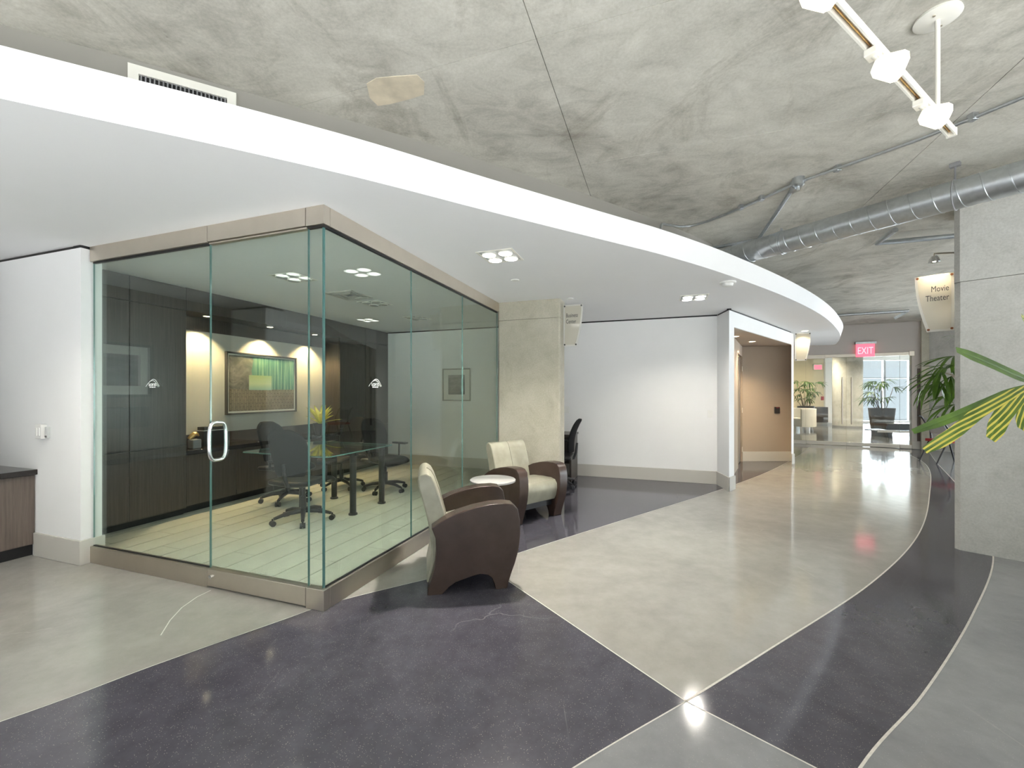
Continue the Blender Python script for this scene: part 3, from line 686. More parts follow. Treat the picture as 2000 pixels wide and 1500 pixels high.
ob('wall_valance', MB().box(.0, .02, 0, 2.47, 2.18, 2.35), 'dark_wood', parent=bh)
ob('wall_niche_painting', MB().box(-.005, .004, 1.17, 3.64, .89, 2.18), 'beige_light' if 'beige_light' in MATS else 'base_paint', loc=P(-3.42, 0, 0), rz=TH, **STR)
for i in range(4):
    b0 = 1.172 + i * .617
    t = thing('base_cabinet', ['dark wood base cabinet below the gold coral vase', 'dark wood base cabinet between the vase cabinet and the outlet cabinet', 'dark wood base cabinet below the backsplash outlet', 'dark wood base cabinet below the spiky plant'][i], 'cabinet', P(-3.42, b0, 0), TH, 'base cabinets in a row under the counter')
    ob('body', MB().box(0, .335, 0.001, .614, .10, .69), 'dark_wood', parent=t); ob('plinth', MB().box(0, .29, 0.001, .614, .009, .10), 'black', parent=t)
    ob('cabinet_door', MB().box(.336, .355, .003, .612, .105, .685), 'dark_wood', parent=t, bevel=.002, seg=1)
ct = thing('counter', 'glossy black counter with dark backsplash below the painting', 'counter', P(-3.42, 1.172, 0), TH)
ob('worktop', MB().box(0, .385, 0, 2.466, .69, .74), 'dark_counter', parent=ct, bevel=.002, seg=1); ob('backsplash', MB().box(.004, .024, 0, 2.466, .74, .89), 'dark_wood', parent=ct)
plate('wall_outlet', P(-3.396, 2.43, .815), TH + R(90), .12, .075, 'white outlet plate on the dark backsplash of the counter')
pa = thing('framed_painting', 'large abstract teal and brown print in thin black frame', 'picture', P(-3.414, 2.47, 1.535), TH)
def paint(t, w_, h_):
    x, z, fw = w_ / 2, h_ / 2, .022
    for u0, u1, z0, z1 in ((-x, x, z - fw, z), (-x, x, -z, -z + fw), (-x, -x + fw, -z + fw, z - fw), (x - fw, x, -z + fw, z - fw)):
        ob('frame_rail', MB().box(0, .04, u0, u1, z0, z1), 'ink', parent=t, bevel=.002, seg=1)
    ob('mat_board', MB().box(0, .02, -x + fw, x - fw, -z + fw, z - fw), 'mat_board', parent=t)
    ob('print', MB().box(.02, .022, -x + fw + .022, x - fw - .022, -z + fw + .022, z - fw - .022), 'art_print', parent=t)
paint(pa, 1.16, .85)
def spot(name, loc, target, power, col, angle, blend=.6, radius=.03, parent=None):
    l = bpy.data.lights.new(name, 'SPOT'); l.energy = power; l.color = col; l.spot_size = R(angle); l.spot_blend = blend; l.shadow_soft_size = radius
    o = bpy.data.objects.new(name, l); C.objects.link(o); o.location = loc
    o.rotation_euler = (Vector(target) - Vector(loc)).to_track_quat('-Z', 'Y').to_euler()
    if parent:
        bpy.context.view_layer.update(); o.parent = parent; o.matrix_parent_inverse = parent.matrix_world.inverted()
    return o
WARM = (1.0, 0.74, 0.40)
for i, b in enumerate((1.52, 2.42, 3.26)):
    t = thing('downlight', ['small round downlight in the bulkhead near the tall cabinet', 'small round downlight in the bulkhead above the painting', 'small round downlight in the bulkhead above the spiky plant'][i], 'light', P(-3.22, b, 2.35), TH, 'downlights in the bulkhead')
    ob('trim_ring', MB().lathe([(.034, -.003), (.046, -.003), (.046, .0), (.034, .0)], 20), 'white_enamel', parent=t); ob('lens', MB().cyl((0, 0, -.0035), (0, 0, 0), .036, n=20), 'lamp_warm', parent=t)
    p = P(-3.22, b, 2.33); spot('downlight_lamp', p, P(-3.22, b, 0), 85, WARM, 105, .55, .03, t)
sp_ = thing('framed_photograph', 'small monochrome skyline photograph with wide mat on the conference back wall', 'picture', P(-1.536, 4.998, 1.56), TH)
framed(sp_, .585, .61, .10, 'photo_print_small', 'silver_frame', 'b', .022)

# counter items
vs1 = thing('vase', 'small dark square vase with gold coral ornament on the counter', 'vase', P(-3.20, 1.36, .74), TH)
ob('vase_body', MB().box(-.05, .05, -.05, .05, 0, .11), 'grey_plastic', parent=vs1, bevel=.012)
g = []
for i in range(9):
    t = i / 8; g.append((-.03 + .01 * math.sin(t * 5), -.045 + .12 * t, .115 + .055 * math.sin(t * 2.6)))
ob('coral_ornament', MB().tube(g, [.02, .026, .03, .028, .032, .026, .022, .016, .01], 9), 'gold', parent=vs1, smooth=60)
bx = thing('display_box', 'black lidded box with a white edge line on the counter', 'box', P(-3.32, 1.64, .74), TH)
ob('box_body', MB().box(-.06, .06, -.13, .13, 0, .19), 'black_plastic', parent=bx, bevel=.004); ob('lid', MB().box(-.062, .062, -.125, .14, .198, .24), 'ink', parent=bx, bevel=.003); ob('edge_line', MB().box(-.061, .061, -.131, .131, .19, .198), 'white_plastic', parent=bx)

# ------------------------------------------------------------------ PLANTS
def leaf_mesh(name, L, wd, droop, fold=.35, n=9, tip=.15, base_w=.35):
    v, f = [], []
    for i in range(n + 1):
        t = i / n; x = L * (t - .25 * droop * t * t); z = -L * droop * t * t * .8
        ww = wd * (base_w + (1 - base_w) * min(1, t / .35)) * (1 if t < .75 else 1 - (1 - tip) * ((t - .75) / .25) ** 1.5)
        for s_, dz in ((-1, fold), (-.5, fold * .15), (0, 0), (.5, fold * .15), (1, fold)): v.append((x, s_ * ww / 2, z + dz * ww / 2))
    for i in range(n):
        for j in range(4): a = i * 5 + j; f.append((a, a + 1, a + 6, a + 5))
    me = bpy.data.meshes.new(name); me.from_pydata(v, [], f); me.polygons.foreach_set('use_smooth', [True] * len(f)); me.update(); return me
def frame_to(d, up=Vector((0, 0, 1))):
    x = Vector(d).normalized(); y = up.cross(x)
    if y.length < 1e-3: y = Vector((0, 1, 0))
    y.normalize(); z = x.cross(y); return Matrix((x, y, z)).transposed().to_4x4()
def place_leaf(name, me, origin, d, parent, inv, roll=0.0, scale=1.0):
    o = bpy.data.objects.new(name, me); C.objects.link(o); o.parent = parent
    M = Matrix.Translation(origin) @ frame_to(d) @ Matrix.Rotation(roll, 4, 'X') @ Matrix.Scale(scale, 4)
    o.matrix_local = inv @ M; return o
def palm(name, label, base, pot_r, pot_h, pot_mat, canes, fans, leafL, leafW, pot_top=1.0, leafmat='leaf_green', join=False, square=False):
    t = thing(name, label, 'plant', base, 0); inv = Matrix.Translation(-Vector(base))
    if square: ob('pot', MB().lathe([(pot_r * .68, 0), (pot_r, pot_h), (pot_r * .9, pot_h), (pot_r * .86, pot_h - .05)], 4), pot_mat, parent=t)
    else: ob('pot', MB().lathe([(pot_r * .75, 0), (pot_r, pot_h), (pot_r * .9, pot_h), (pot_r * .88, pot_h - .05)], 28), pot_mat, parent=t, smooth=40)
    ob('soil', MB().cyl((0, 0, pot_h - .055), (0, 0, pot_h - .05), pot_r * .87, n=20), 'soil', parent=t)
    for c in canes: ob('cane', MB().tube([(x - base[0], y - base[1], z - base[2]) for x, y, z in c], [.012] * (len(c) - 1) + [.007], 7), 'cane', parent=t, smooth=60)
    lm = [leaf_mesh('leaf', leafL, leafW, dr) for dr in (.25, .55, .9)]
    for m in lm: m.materials.append(MATS[leafmat])
    for org, d, n, spread, sc in fans:
        d = Vector(d).normalized(); Mf = frame_to(d); acc = MB() if join else None
        for i in range(n):
            a = (i - (n - 1) / 2) / max(1, n - 1) * spread
            dd = Mf @ Vector((math.cos(a), math.sin(a), random.uniform(-.18, .18)))
            m = random.choice(lm); s = sc * random.uniform(.8, 1.1) * (1 - .25 * abs(a) / (spread / 2 + .01) * .8)
            if join:
                M = Matrix.Translation(Vector(org) - Vector(base)) @ frame_to(dd) @ Matrix.Scale(s, 4)
                acc.add([v.co for v in m.vertices], [tuple(p.vertices) for p in m.polygons], M)
            else: place_leaf('leaf', m, Vector(org), dd, t, inv, random.uniform(-.3, .3), s)
        if join: ob('frond', acc, leafmat, parent=t, smooth=80)
    return t

# spiky plant on the counter
q = P(-3.18, 3.33, .74)
sk = thing('spiky_plant', 'spiky yellow green plant in a black pot on the counter', 'plant', q, 0)
ob('pot', MB().lathe([(.075, 0), (.11, .17), (.098, .17), (.095, .15)], 24), 'pot_dark', parent=sk, smooth=40); ob('soil', MB().cyl((0, 0, .14), (0, 0, .15), .094), 'soil', parent=sk)
lm = leaf_mesh('leaf', .36, .045, .18, .4, 8, .04, .7); lm.materials.append(MATS['leaf_yellow']); inv = Matrix.Translation(-q)
for i in range(22):
    a = i * 2.4; e = .35 + .95 * (i / 22); dv = Vector((math.cos(a), math.sin(a)))
    if dv.dot(-VV) > .25 or dv.dot(UU) > .5: e = max(e, 1.12)
    place_leaf('leaf', lm, q + Vector((.02 * math.cos(a), .02 * math.sin(a), .16)), (math.cos(a) * math.cos(e), math.sin(a) * math.cos(e), math.sin(e)), sk, inv, 0, random.uniform(.8, 1.1))

# ------------------------------------------------------------------ CONFERENCE TABLE AND OFFICE CHAIRS
tb = thing('conference_table', 'glass topped conference table on round black legs', 'table', P(-1.55, 2.06, 0), TH)
def rrect(x0, x1, y0, y1, r, n=6):
    o = []
    for cx, cy_, a0 in ((x1 - r, y1 - r, 0), (x0 + r, y1 - r, 90), (x0 + r, y0 + r, 180), (x1 - r, y0 + r, 270)):
        for i in range(n + 1): a = R(a0 + 90 * i / n); o.append((cx + r * math.cos(a), cy_ + r * math.sin(a)))
    return o
ob('glass_top', MB().prism(rrect(-.85, .37, -.74, .42, .06), .728, .742), 'glass', parent=tb)
ob('top_rim', MB().tube([(x, y, .735) for x, y in rrect(-.85, .37, -.74, .42, .06)], .0072, 6, True), 'glass_edge', parent=tb, smooth=60)
ob('apron', MB().box(-.5, .36, -.29, -.25, .69, .727).box(-.5, .36, .24, .28, .69, .727), 'black_plastic', parent=tb)
for x, y in ((-.44, -.27), (.30, -.27), (-.44, .26), (.30, .26)):
    ob('leg', MB().lathe([(.05, .013), (.05, .03), (.036, .04), (.036, .70), (.05, .727)], 18, (x, y, 0)), 'black_plastic', parent=tb, smooth=40)
def office_chair(label, loc, rz, group):
    t = thing('office_chair', label, 'chair', loc, rz, group)
    def star(k): a = R(18 + 72 * k); return Vector((math.cos(a), math.sin(a), 0))
    for k in range(5):
        d = star(k)
        ob('base_leg', MB().tube([d * .03 + Vector((0, 0, .115)), d * .18 + Vector((0, 0, .105)), d * .29 + Vector((0, 0, .075))], [.027, .022, .016], 8), 'black_plastic', parent=t, smooth=60)
        n_ = Vector((-d.y, d.x, 0)); c_ = d * .30 + Vector((0, 0, .030))
        ob('caster', MB().cyl(c_ - n_ * .026, c_ - n_ * .006, .029, n=14).cyl(c_ + n_ * .006, c_ + n_ * .026, .029, n=14).cyl(c_ - n_ * .01 , c_ + n_ * .01, .016, n=8).cyl(c_, c_ + Vector((0, 0, .05)), .009, n=8), 'black_plastic', parent=t, smooth=40)
    ob('gas_stem', MB().cyl((0, 0, .09), (0, 0, .27), .028, n=14).cyl((0, 0, .27), (0, 0, .40), .016, n=12), 'black_plastic', parent=t, smooth=40)
    ob('tilt_mechanism', MB().box(-.10, .10, -.14, .12, .385, .43), 'black_plastic', parent=t, bevel=.015)
    s = MB()
    n = 10
    for i in range(n + 1):
        for j in range(n + 1):
            x, y = -.25 + .5 * i / n, -.24 + .49 * j / n; z = .465 + .018 * ((x / .25) ** 2) - .05 * max(0, (y - .12) / .13) ** 2 * 1.2; s.v.append(Vector((x, y, z)))
    for i in range(n):
        for j in range(n): a = i * (n + 1) + j; s.f.append([a, a + n + 1, a + n + 2, a + 1]); s.mi.append(0)
    o = ob('seat', s, 'leather_black', parent=t, smooth=60); sm = o.modifiers.new('pad', 'SOLIDIFY'); sm.thickness = .055; sm.offset = -1; o.modifiers.new('round', 'SUBSURF').levels = 1
    b = MB()
    for i in range(n + 1):
        for j in range(n + 1):
            u = -1 + 2 * i / n; h = j / n; z = .52 + .50 * h; x = u * (.165 + .065 * math.sin(math.pi * min(1, h * .85))) * (1 if h < .8 else max(.45, (1 - ((h - .8) / .22) ** 2) ** .5))
            y = -.245 - .10 * h * h - .03 * h + .055 * u * u + .04 * math.sin(math.pi * h * .9) * .6; b.v.append(Vector((x, y, z)))
    for i in range(n):
        for j in range(n): a = i * (n + 1) + j; b.f.append([a, a + 1, a + n + 2, a + n + 1]); b.mi.append(0)
    o = ob('backrest', b, 'black_mesh_fabric', parent=t, smooth=60); sm = o.modifiers.new('pad', 'SOLIDIFY'); sm.thickness = .03; sm.offset = 0; o.modifiers.new('round', 'SUBSURF').levels = 1
    ob('back_support', MB().tube([(0, -.10, .41), (0, -.25, .43), (0, -.285, .52), (0, -.30, .66)], [.022, .022, .02, .016], 8), 'black_plastic', parent=t, smooth=60)
    for s_ in (-1, 1): ob('armrest', MB().tube([(s_ * .20, -.02, .42), (s_ * .285, -.02, .45), (s_ * .29, -.02, .64)], .014, 8).box(s_ * .29 - .035, s_ * .29 + .035, -.13, .12, .64, .665), 'black_plastic', parent=t, smooth=40)
    return t
GRP = 'black office chairs'
oc = office_chair('black office chair with its back to the glass door at the table', P(-1.60, 1.42, .014), TH + R(8), GRP)
dup(oc, P(-2.36, 2.88, .014), TH + R(172), 'black office chair on the back wall side of the table')
dup(oc, P(-1.62, 2.92, .014), TH - R(100), 'black office chair turned away from the counter toward the side glass')
dup(oc, P(-2.46, 2.02, .014), TH - R(82), 'black office chair between the conference table and the counter')
dk = thing('desk', 'dark desk with side panel behind the beige concrete column', 'desk', P(0.10, 4.42, 0), TH)
ob('desktop', MB().box(.002, .66, 0, .575, .71, .745), 'dark_wood', parent=dk, bevel=.003, seg=1); ob('side_panel', MB().box(.615, .645, .02, .56, 0, .71), 'dark_wood', parent=dk); ob('side_panel', MB().box(.012, .042, .02, .56, 0, .71), 'dark_wood', parent=dk)
ob('modesty_panel', MB().box(.042, .615, .53, .55, .2, .71), 'dark_wood', parent=dk)
dup(oc, P(0.60, 4.08, 0), TH + R(95), 'black office chair at the desk behind the beige column')

# ------------------------------------------------------------------ ARMCHAIRS AND SIDE TABLE
def armchair(label, loc, rz):
    t = thing('armchair', label, 'armchair', loc, rz, 'two-tone leather armchairs')
    prof = [(-.30, .465), (-.22, .515), (-.12, .558), (0, .59), (.12, .608), (.22, .610), (.275, .600), (.312, .565), (.330, .48), (.332, .38), (.318, .27), (.292, .18), (.262, .10), (.243, .04), (.235, 0), (.150, 0), (.142, .04), (.122, .085), (.09, .11), (.05, .118), (-.03, .105), (-.12, .080), (-.18, .045), (-.225, 0), (-.33, 0), (-.322, .05), (-.298, .12), (-.278, .20), (-.268, .30), (-.272, .39)]
    for s_ in (-1, 1):
        M = Matrix(((1, 0, 0, 0), (0, 0, -1, 0), (0, 1, 0, 0), (0, 0, 0, 1)))
        y0, y1 = sorted((s_ * .235, s_ * .36))
        o = ob('armrest', MB().prism(prof, -y1, -y0, M), 'leather_brown', parent=t, bevel=.032, seg=4)
        yy = s_ * .352
        ob('piping', MB().tube([(x * .985, yy, .012 + z * .965) for x, z in prof[:15]], .0035, 6), 'leather_brown', parent=o, smooth=60)
    # backrest: swept slab, front leaning, rear shell running down to the floor
    bp = [(-.165, .36), (-.195, .50), (-.235, .64), (-.275, .755), (-.300, .80), (-.335, .825), (-.372, .818), (-.395, .785), (-.388, .72), (-.355, .60), (-.325, .48), (-.308, .38), (-.300, .28), (-.305, .18), (-.325, .09), (-.335, .045), (-.27, .045), (-.23, .15), (-.19, .25)]
    o = ob('backrest', MB().prism(bp, -.262, .262, M), 'leather_sage', parent=t, bevel=.028, seg=4)
    ob('center_seam', MB().tube([(x + .0015, 0, z) for x, z in bp[:6]], .0045, 6), 'leather_sage', parent=o, smooth=60)
    ob('rear_panel', MB().prism([(-.393, .765), (-.352, .60), (-.322, .48), (-.318, .47), (-.3275, .48), (-.358, .60), (-.398, .765)], -.215, .215, M), 'leather_sage', parent=o, bevel=.002, seg=1)
    st = [(-.21, .22), (-.21, .40), (-.10, .425), (.05, .437), (.19, .440), (.255, .425), (.285, .385), (.288, .33), (.27, .25), (.245, .205), (.22, .20), (.0, .21)]
    o = ob('seat', MB().prism(st, -.238, .238, M), 'leather_sage', parent=t, bevel=.024, seg=4)
    ob('under_frame', MB().box(-.22, .2, -.23, .23, .13, .215), 'leather_black', parent=t)
    for s_ in (-1, 1):
        ob('rear_foot', MB().prism([(-.30, 0), (-.25, 0), (-.23, .06), (-.30, .06)], s_ * .2 - .03, s_ * .2 + .03, M), 'leather_black', parent=t)
    return t
fa1 = math.atan2(.20, .98)
armchair('brown and sage leather armchair by the glass corner, seen from its side', (-.335, 3.35, 0), fa1)
fa2 = math.atan2(-.77, .64)
armchair('brown and sage leather armchair in front of the concrete column, seat showing', (.145, 4.86, 0), fa2)
st_ = thing('side_table', 'round pale stone side table between the two armchairs', 'table', (-.19, 4.20, 0), 0)
ob('table_top', MB().lathe([(.212, .528), (.226, .532), (.226, .546), (.220, .551)], 48), 'grey_stone', parent=st_, smooth=40)
ob('top_underside', MB().lathe([(.15, .515), (.205, .528)], 32), 'black_plastic', parent=st_, smooth=40)
ob('column_leg', MB().cyl((0, 0, .02), (0, 0, .52), .03, n=18), 'black_plastic', parent=st_, smooth=40)
ob('base_disc', MB().lathe([(.17, 0), (.17, .012), (.06, .025), (.03, .05)], 32), 'black_plastic', parent=st_, smooth=40)

# ------------------------------------------------------------------ CEILING FIXTURES
def cluster(label, p, lit, power=130, group='square recessed lights with four round lamps'):
    t = thing('recessed_light', label, 'light', (p[0], p[1], ZS), TH, group)
    ob('frame', MB().box(-.165, .165, -.165, -.150, -.004, 0).box(-.165, .165, .150, .165, -.004, 0).box(-.165, -.150, -.15, .15, -.004, 0).box(.150, .165, -.15, .15, -.004, 0), 'white_enamel', parent=t)
    ob('tray', MB().box(-.15, .15, -.15, .15, -.002, 0), 'off_lens', parent=t)
    for x in (-.075, .075):
        for y in (-.075, .075):
            l = ob('lamp', MB().lathe([(.064, 0), (.064, -.008), (.058, -.012)], 24, (x, y, 0)), 'white_enamel', parent=t)
            ob('lens', MB().cyl((x, y, -.013), (x, y, -.0125), .058, n=24), 'lamp_cool' if lit else 'off_lens', parent=l)
    if lit: spot('recessed_lamp', (p[0], p[1], ZS - .03), (p[0], p[1], 0), power, (1.0, .95, .86), 140, .9, .05, t)
cluster('square four lamp ceiling light above the side table', at(977, 500, ZS), True, 330)
cluster('square four lamp ceiling light in front of the niche pier', at(1355, 581, ZS), True, 130)
cluster('square four lamp ceiling light over the lobby floor before the credenza', P(-1.5, -1.2), True, 130)
cluster('unlit square four lamp light over the conference table', P(-1.56, 1.25), False)
cluster('unlit square four lamp light over the far table edge', P(-1.56, 2.60), False)
cluster('unlit square four lamp light by the conference back wall', P(-1.62, 3.75), False)
vd = thing('ceiling_diffuser', 'square white air diffuser in the conference ceiling', 'vent', (*at(682, 576, ZS)[:2], ZS), TH)
for s_ in (.20, .14, .08): ob('diffuser_ring', MB().box(-s_, s_, -s_, -s_ + .03, -.012, 0).box(-s_, s_, s_ - .03, s_, -.012, 0).box(-s_, -s_ + .03, -s_, s_, -.012, 0).box(s_ - .03, s_, -s_, s_, -.012, 0), 'base_paint', parent=vd)
ob('throat', MB().box(-.17, .17, -.17, .17, -.002, 0), 'grey_plastic', parent=vd)
sd = thing('smoke_detector', 'round white smoke detector on the soffit before the niche', 'detector', (*at(1421, 551, ZS)[:2], ZS), 0)
ob('base_plate', MB().lathe([(.085, 0), (.085, -.012), (.078, -.018)], 28), 'white_plastic', parent=sd, smooth=30); ob('sensor', MB().lathe([(.06, -.018), (.05, -.045), (.02, -.052)], 24), 'white_plastic', parent=sd, smooth=30)
for lb, px, py in (('flat white sprinkler cap on the soffit above the side table', 1006, 547), ('flat white sprinkler cap on the soffit above the Business Center sign', 1113, 583)):
    ob('sprinkler_cap', MB().lathe([(.045, 0), (.045, -.006), (.04, -.009)], 24), 'white_plastic', loc=(*at(px, py, ZS)[:2], ZS), label=lb, cat='sprinkler', group='sprinkler caps')
# niche downlights
for lb, px, py in (('small warm downlight in the niche ceiling beside the pier', 1436, 657), ('small warm downlight in the niche ceiling above the door', 1469, 667)):
    p = at(px, py, 2.362); t = thing('downlight', lb, 'light', p, 0, 'niche downlights')
    ob('trim_ring', MB().lathe([(.05, -.003), (.066, -.003), (.066, 0), (.05, 0)], 24), 'white_enamel', parent=t); ob('lens', MB().cyl((0, 0, -.004), (0, 0, 0), .05, n=20), 'lamp_warm', parent=t)
    spot('downlight_lamp', p - Vector((0, 0, .03)), p - Vector((0, 0, 1)), 120, (1, .78, .5), 130, .8, .04, t)

# vents on the recess wall
def vent(label, pxs, z0, z1, n):
    p0, p1 = [Vector(at(x, y, ZC)[:2]) for x, y in pxs]; d = (p1 - p0); L = d.length; d.normalize(); nrm = Vector((d.y, -d.x))
    o = p0 + nrm * .004; t = thing('wall_vent', label, 'vent', (o.x, o.y, 0), math.atan2(d.y, d.x), 'vents on the recess wall')
    fr = .045
    ob('vent_frame', MB().box(0, L, -.02, .012, z1 - fr, z1).box(0, L, -.02, .012, z0, z0 + fr).box(0, fr, -.02, .012, z0 + fr, z1 - fr).box(L - fr, L, -.02, .012, z0 + fr, z1 - fr), 'white_enamel', parent=t)
    ob('throat', MB().box(fr, L - fr, -.004, .0, z0 + fr, z1 - fr), 'black', parent=t)
    for i in range(n):
        x = fr + (i + .5) * (L - 2 * fr) / n; ob('slat', MB().box(x - .003, x + .003, -.016, -.004, z0 + fr, z1 - fr), 'grey_plastic', parent=t)
vent('long white framed air vent with black slots above the soffit', ((252, 114.5), (462, 175)), 2.83, 3.165, 21)
vent('short dark air vent beside the bent conduit above the soffit', ((1282, 430.5), (1362, 464)), 2.81, 3.06, 8)

# ------------------------------------------------------------------ HANGING SIGNS
def sign(label, origin, direction, z1, lines, flip, h=.54, wt=.255, wb=.175, size=.074, mark=False):
    """origin = attached edge; direction = outward along the sign; flip: attached edge at the right of the reader"""
    d = Vector(direction).normalized(); t = thing('hanging_sign', label, 'sign', (origin[0], origin[1], z1), math.atan2(d.y, d.x))
    yf = 1 if flip else -1        # local y of the side facing the reader
    def outline(ins):
        o = [(ins, -h + ins), (wb - ins, -h + ins)]
        for i in range(1, 7): tt = i / 6; o.append((wb + (wt - wb) * (1 - (1 - tt) ** 1.8) - ins, -h + ins + (h - 2 * ins) * tt))
        o += [(ins, -ins)]; return o
    Mz = Matrix(((1, 0, 0, 0), (0, 0, -1, 0), (0, 1, 0, 0), (0, 0, 0, 1)))
    ob('back_plate', MB().prism(outline(0), -.004, .004, Mz), 'acrylic_clear', parent=t)
    ob('face_plate', MB().prism(outline(.02), -.008 if yf > 0 else .0042, -.0042 if yf > 0 else .008, Mz), 'acrylic_frost', parent=t)
    for x, z in ((.016, -.02), (wt - .02, -.02), (.016, -h + .02), (wb - .012, -h + .02)):
        ob('bolt', MB().cyl((x, -.013, z), (x, .013, z), .0105, n=12), 'rust' if flip else 'ink', parent=t)
    for i, s in enumerate(lines):
        me = text_mesh(s, size, 'RIGHT' if flip else 'LEFT', .0008)
        M = Matrix.Rotation(R(90), 4, 'X')
        if flip: M = Matrix.Rotation(R(180), 4, 'Z') @ M
        M = Matrix.Translation((.034, yf * .0095, -.165 - i * size * 1.08)) @ M
        me.transform(M @ Matrix.Scale(.62, 4, (1, 0, 0))); ob('lettering', me, 'ink', parent=t)
    if mark:
        y = yf * .0088
        for x0, x1, z0, z1_ in ((.035, .10, -.125, -.115), (.035, .075, -.165, -.15)):
            ob('faded_lettering', MB().box(x0, x1, min(y, yf * .0082), max(y, yf * .0082), z0, z1_), 'base_paint', parent=t)
    return t
pc = Vector(P(.874, 3.27)); sign('frosted sign reading Business Center on the beige column', pc, VV, at(1095, 598, 1).z if False else H + (HY - 596) / F * pc.y, ('Business', 'Center'), False)
d2 = Vector((.73, .683)); pm = C1 + d2 * .22 - d1 * .004
sign('lit frosted sign reading Movie Theater on the grey column', pm, -d1, H + (HY - 531) / F * pm.y, ('Movie', 'Theater'), True, .545, .27, .185, .080)
sign('lit frosted sign with faded lettering at the end of the niche', (Bq.x + .012, Bq.y - .02), VV, H + (HY - 651) / F * 8.44, (), False, .55, .27, .19, mark=True)
# small uplight-free lamps that wash the signs
for lb, p, tg, pw in (('small white spotlight above the Movie Theater sign', pm - d1 * .13 - d2 * .10, None, 14), ):
    z = H + (HY - 512) / F * p.y
    t = thing('spotlight', lb, 'light', (p.x, p.y, z), 0)
    ob('lamp_shade', MB().lathe([(.022, .055), (.035, .03), (.042, 0), (.036, .002)], 18), 'chrome', parent=t, smooth=40); ob('bulb', MB().lathe([(.01, .0), (.03, .012), (.02, .03)], 14), 'lamp_track', parent=t)
    q = pm - Vector((p.x, p.y)); ob('arm', MB().tube([(0, 0, .055), (0, 0, .08), (q.x, q.y, .08)], .008, 7), 'steel', parent=t)
    spot('sign_lamp', (p.x, p.y, z - .02), (pm.x - d1.x * .13, pm.y - d1.y * .13, z - .28), 7, (1, .82, .55), 110, .8, .02, t)
p3 = Vector((Bq.x + .012, Bq.y - .02)) + VV * .13 - UU * .14; t = thing('downlight', 'small warm downlight in the soffit above the faded sign', 'light', (p3.x, p3.y, ZS), 0)
ob('trim_ring', MB().lathe([(.05, -.003), (.066, -.003), (.066, 0), (.05, 0)], 24), 'white_enamel', parent=t); ob('lens', MB().cyl((0, 0, -.004), (0, 0, 0), .05, n=20), 'lamp_warm', parent=t)
spot('downlight_lamp', (p3.x, p3.y - .03, ZS - .03), (p3.x + UU.x * .14, p3.y + UU.y * .14, ZS - .7), 22, (1, .82, .55), 110, .8, .04, t)

# exit sign
fq = Vector(FP(0)); tt = 0
def FT(px):                                    # distance along the far glass wall at a pixel column
    k_ = (px - CX) / F; return (k_ * FW0.y - FW0.x) / (fd.x - k_ * fd.y)
t0, t1 = FT(1669), FT(1710); es = FP((t0 + t1) / 2, -.05); we = t1 - t0
ex = thing('exit_sign', 'glowing red EXIT sign above the far glass doors', 'sign', (es[0], es[1], H + (HY - 698) / F * es[1]), math.atan2(fd.y, fd.x))
he = 26 / F * es[1]
ob('housing', MB().box(-we / 2, we / 2, -.05, .05, he, he + .06), 'galvanised', parent=ex, bevel=.006)
ob('lit_panel', MB().box(-we / 2 + .02, we / 2 - .03, -.008, .008, .015, he), 'exit_red', parent=ex)
me = text_mesh('EXIT', he * .74); me.transform(Matrix.Translation((-.005, -.0105, he * .26)) @ Matrix.Scale(.62, 4, (1, 0, 0)) @ Matrix.Rotation(R(90), 4, 'X')); ob('lettering', me, 'exit_letter', parent=ex)

# far glass doors
fgp = thing('glass_partition', 'far glass front with steel rails under the exit sign', 'partition', (FW0.x, FW0.y, 0), math.atan2(fd.y, fd.x))
tA, tB, tC, tD = .02, FT(1574), FT(1653), FT(1757)
GE = ('glass_clear', 'glass_edge')
pane(fgp, .02, tB - .003, -.006, .006, .1, 2.36, mats=GE); pane(fgp, tD + .003, FL - .01, -.006, .006, .1, 2.36, mats=GE)
for x0, x1 in ((.02, tB - .003), (tD + .003, FL - .005)):
    rail(fgp, 'bottom_rail', x0, x1, -.03, .03, 0, .10); 
rail(fgp, 'top_rail', .02, tB + .42, -.04, .04, 2.34, 2.44); rail(fgp, 'top_rail', tB + .424, FL - .005, -.03, .03, 2.36, 2.44); rail(fgp, 'corner_bracket', FL - .06, FL + .04, -.045, -.03, 2.34, 2.46)
for nm, x0, x1, hx, lb in ((0, tB, tC - .003, tC - .10, 'left leaf of the far glass double doors with bar handle'), (1, tC + .003, tD, tC + .10, 'right leaf of the far glass double doors with bar handle')):
    t = thing('glass_door', lb, 'door', (*FP((x0 + x1) / 2), 0), math.atan2(fd.y, fd.x)); m_ = (x0 + x1) / 2
    pane(t, x0 - m_, x1 - m_, -.006, .006, .09, 2.35, mats=GE); rail(t, 'bottom_rail', x0 - m_, x1 - m_, -.025, .025, .01, .10)
    z0, z1 = H - (829 - HY) / F * 11.2, H + (HY - 737) / F * 11.2
    ob('bar_handle', MB().cyl((hx - m_, -.06, z0), (hx - m_, -.06, z1), .016, n=12).cyl((hx - m_, -.06, z0 + .12), (hx - m_, 0, z0 + .12), .009, n=8).cyl((hx - m_, -.06, z1 - .12), (hx - m_, 0, z1 - .12), .009, n=8), 'steel', parent=t, smooth=40)

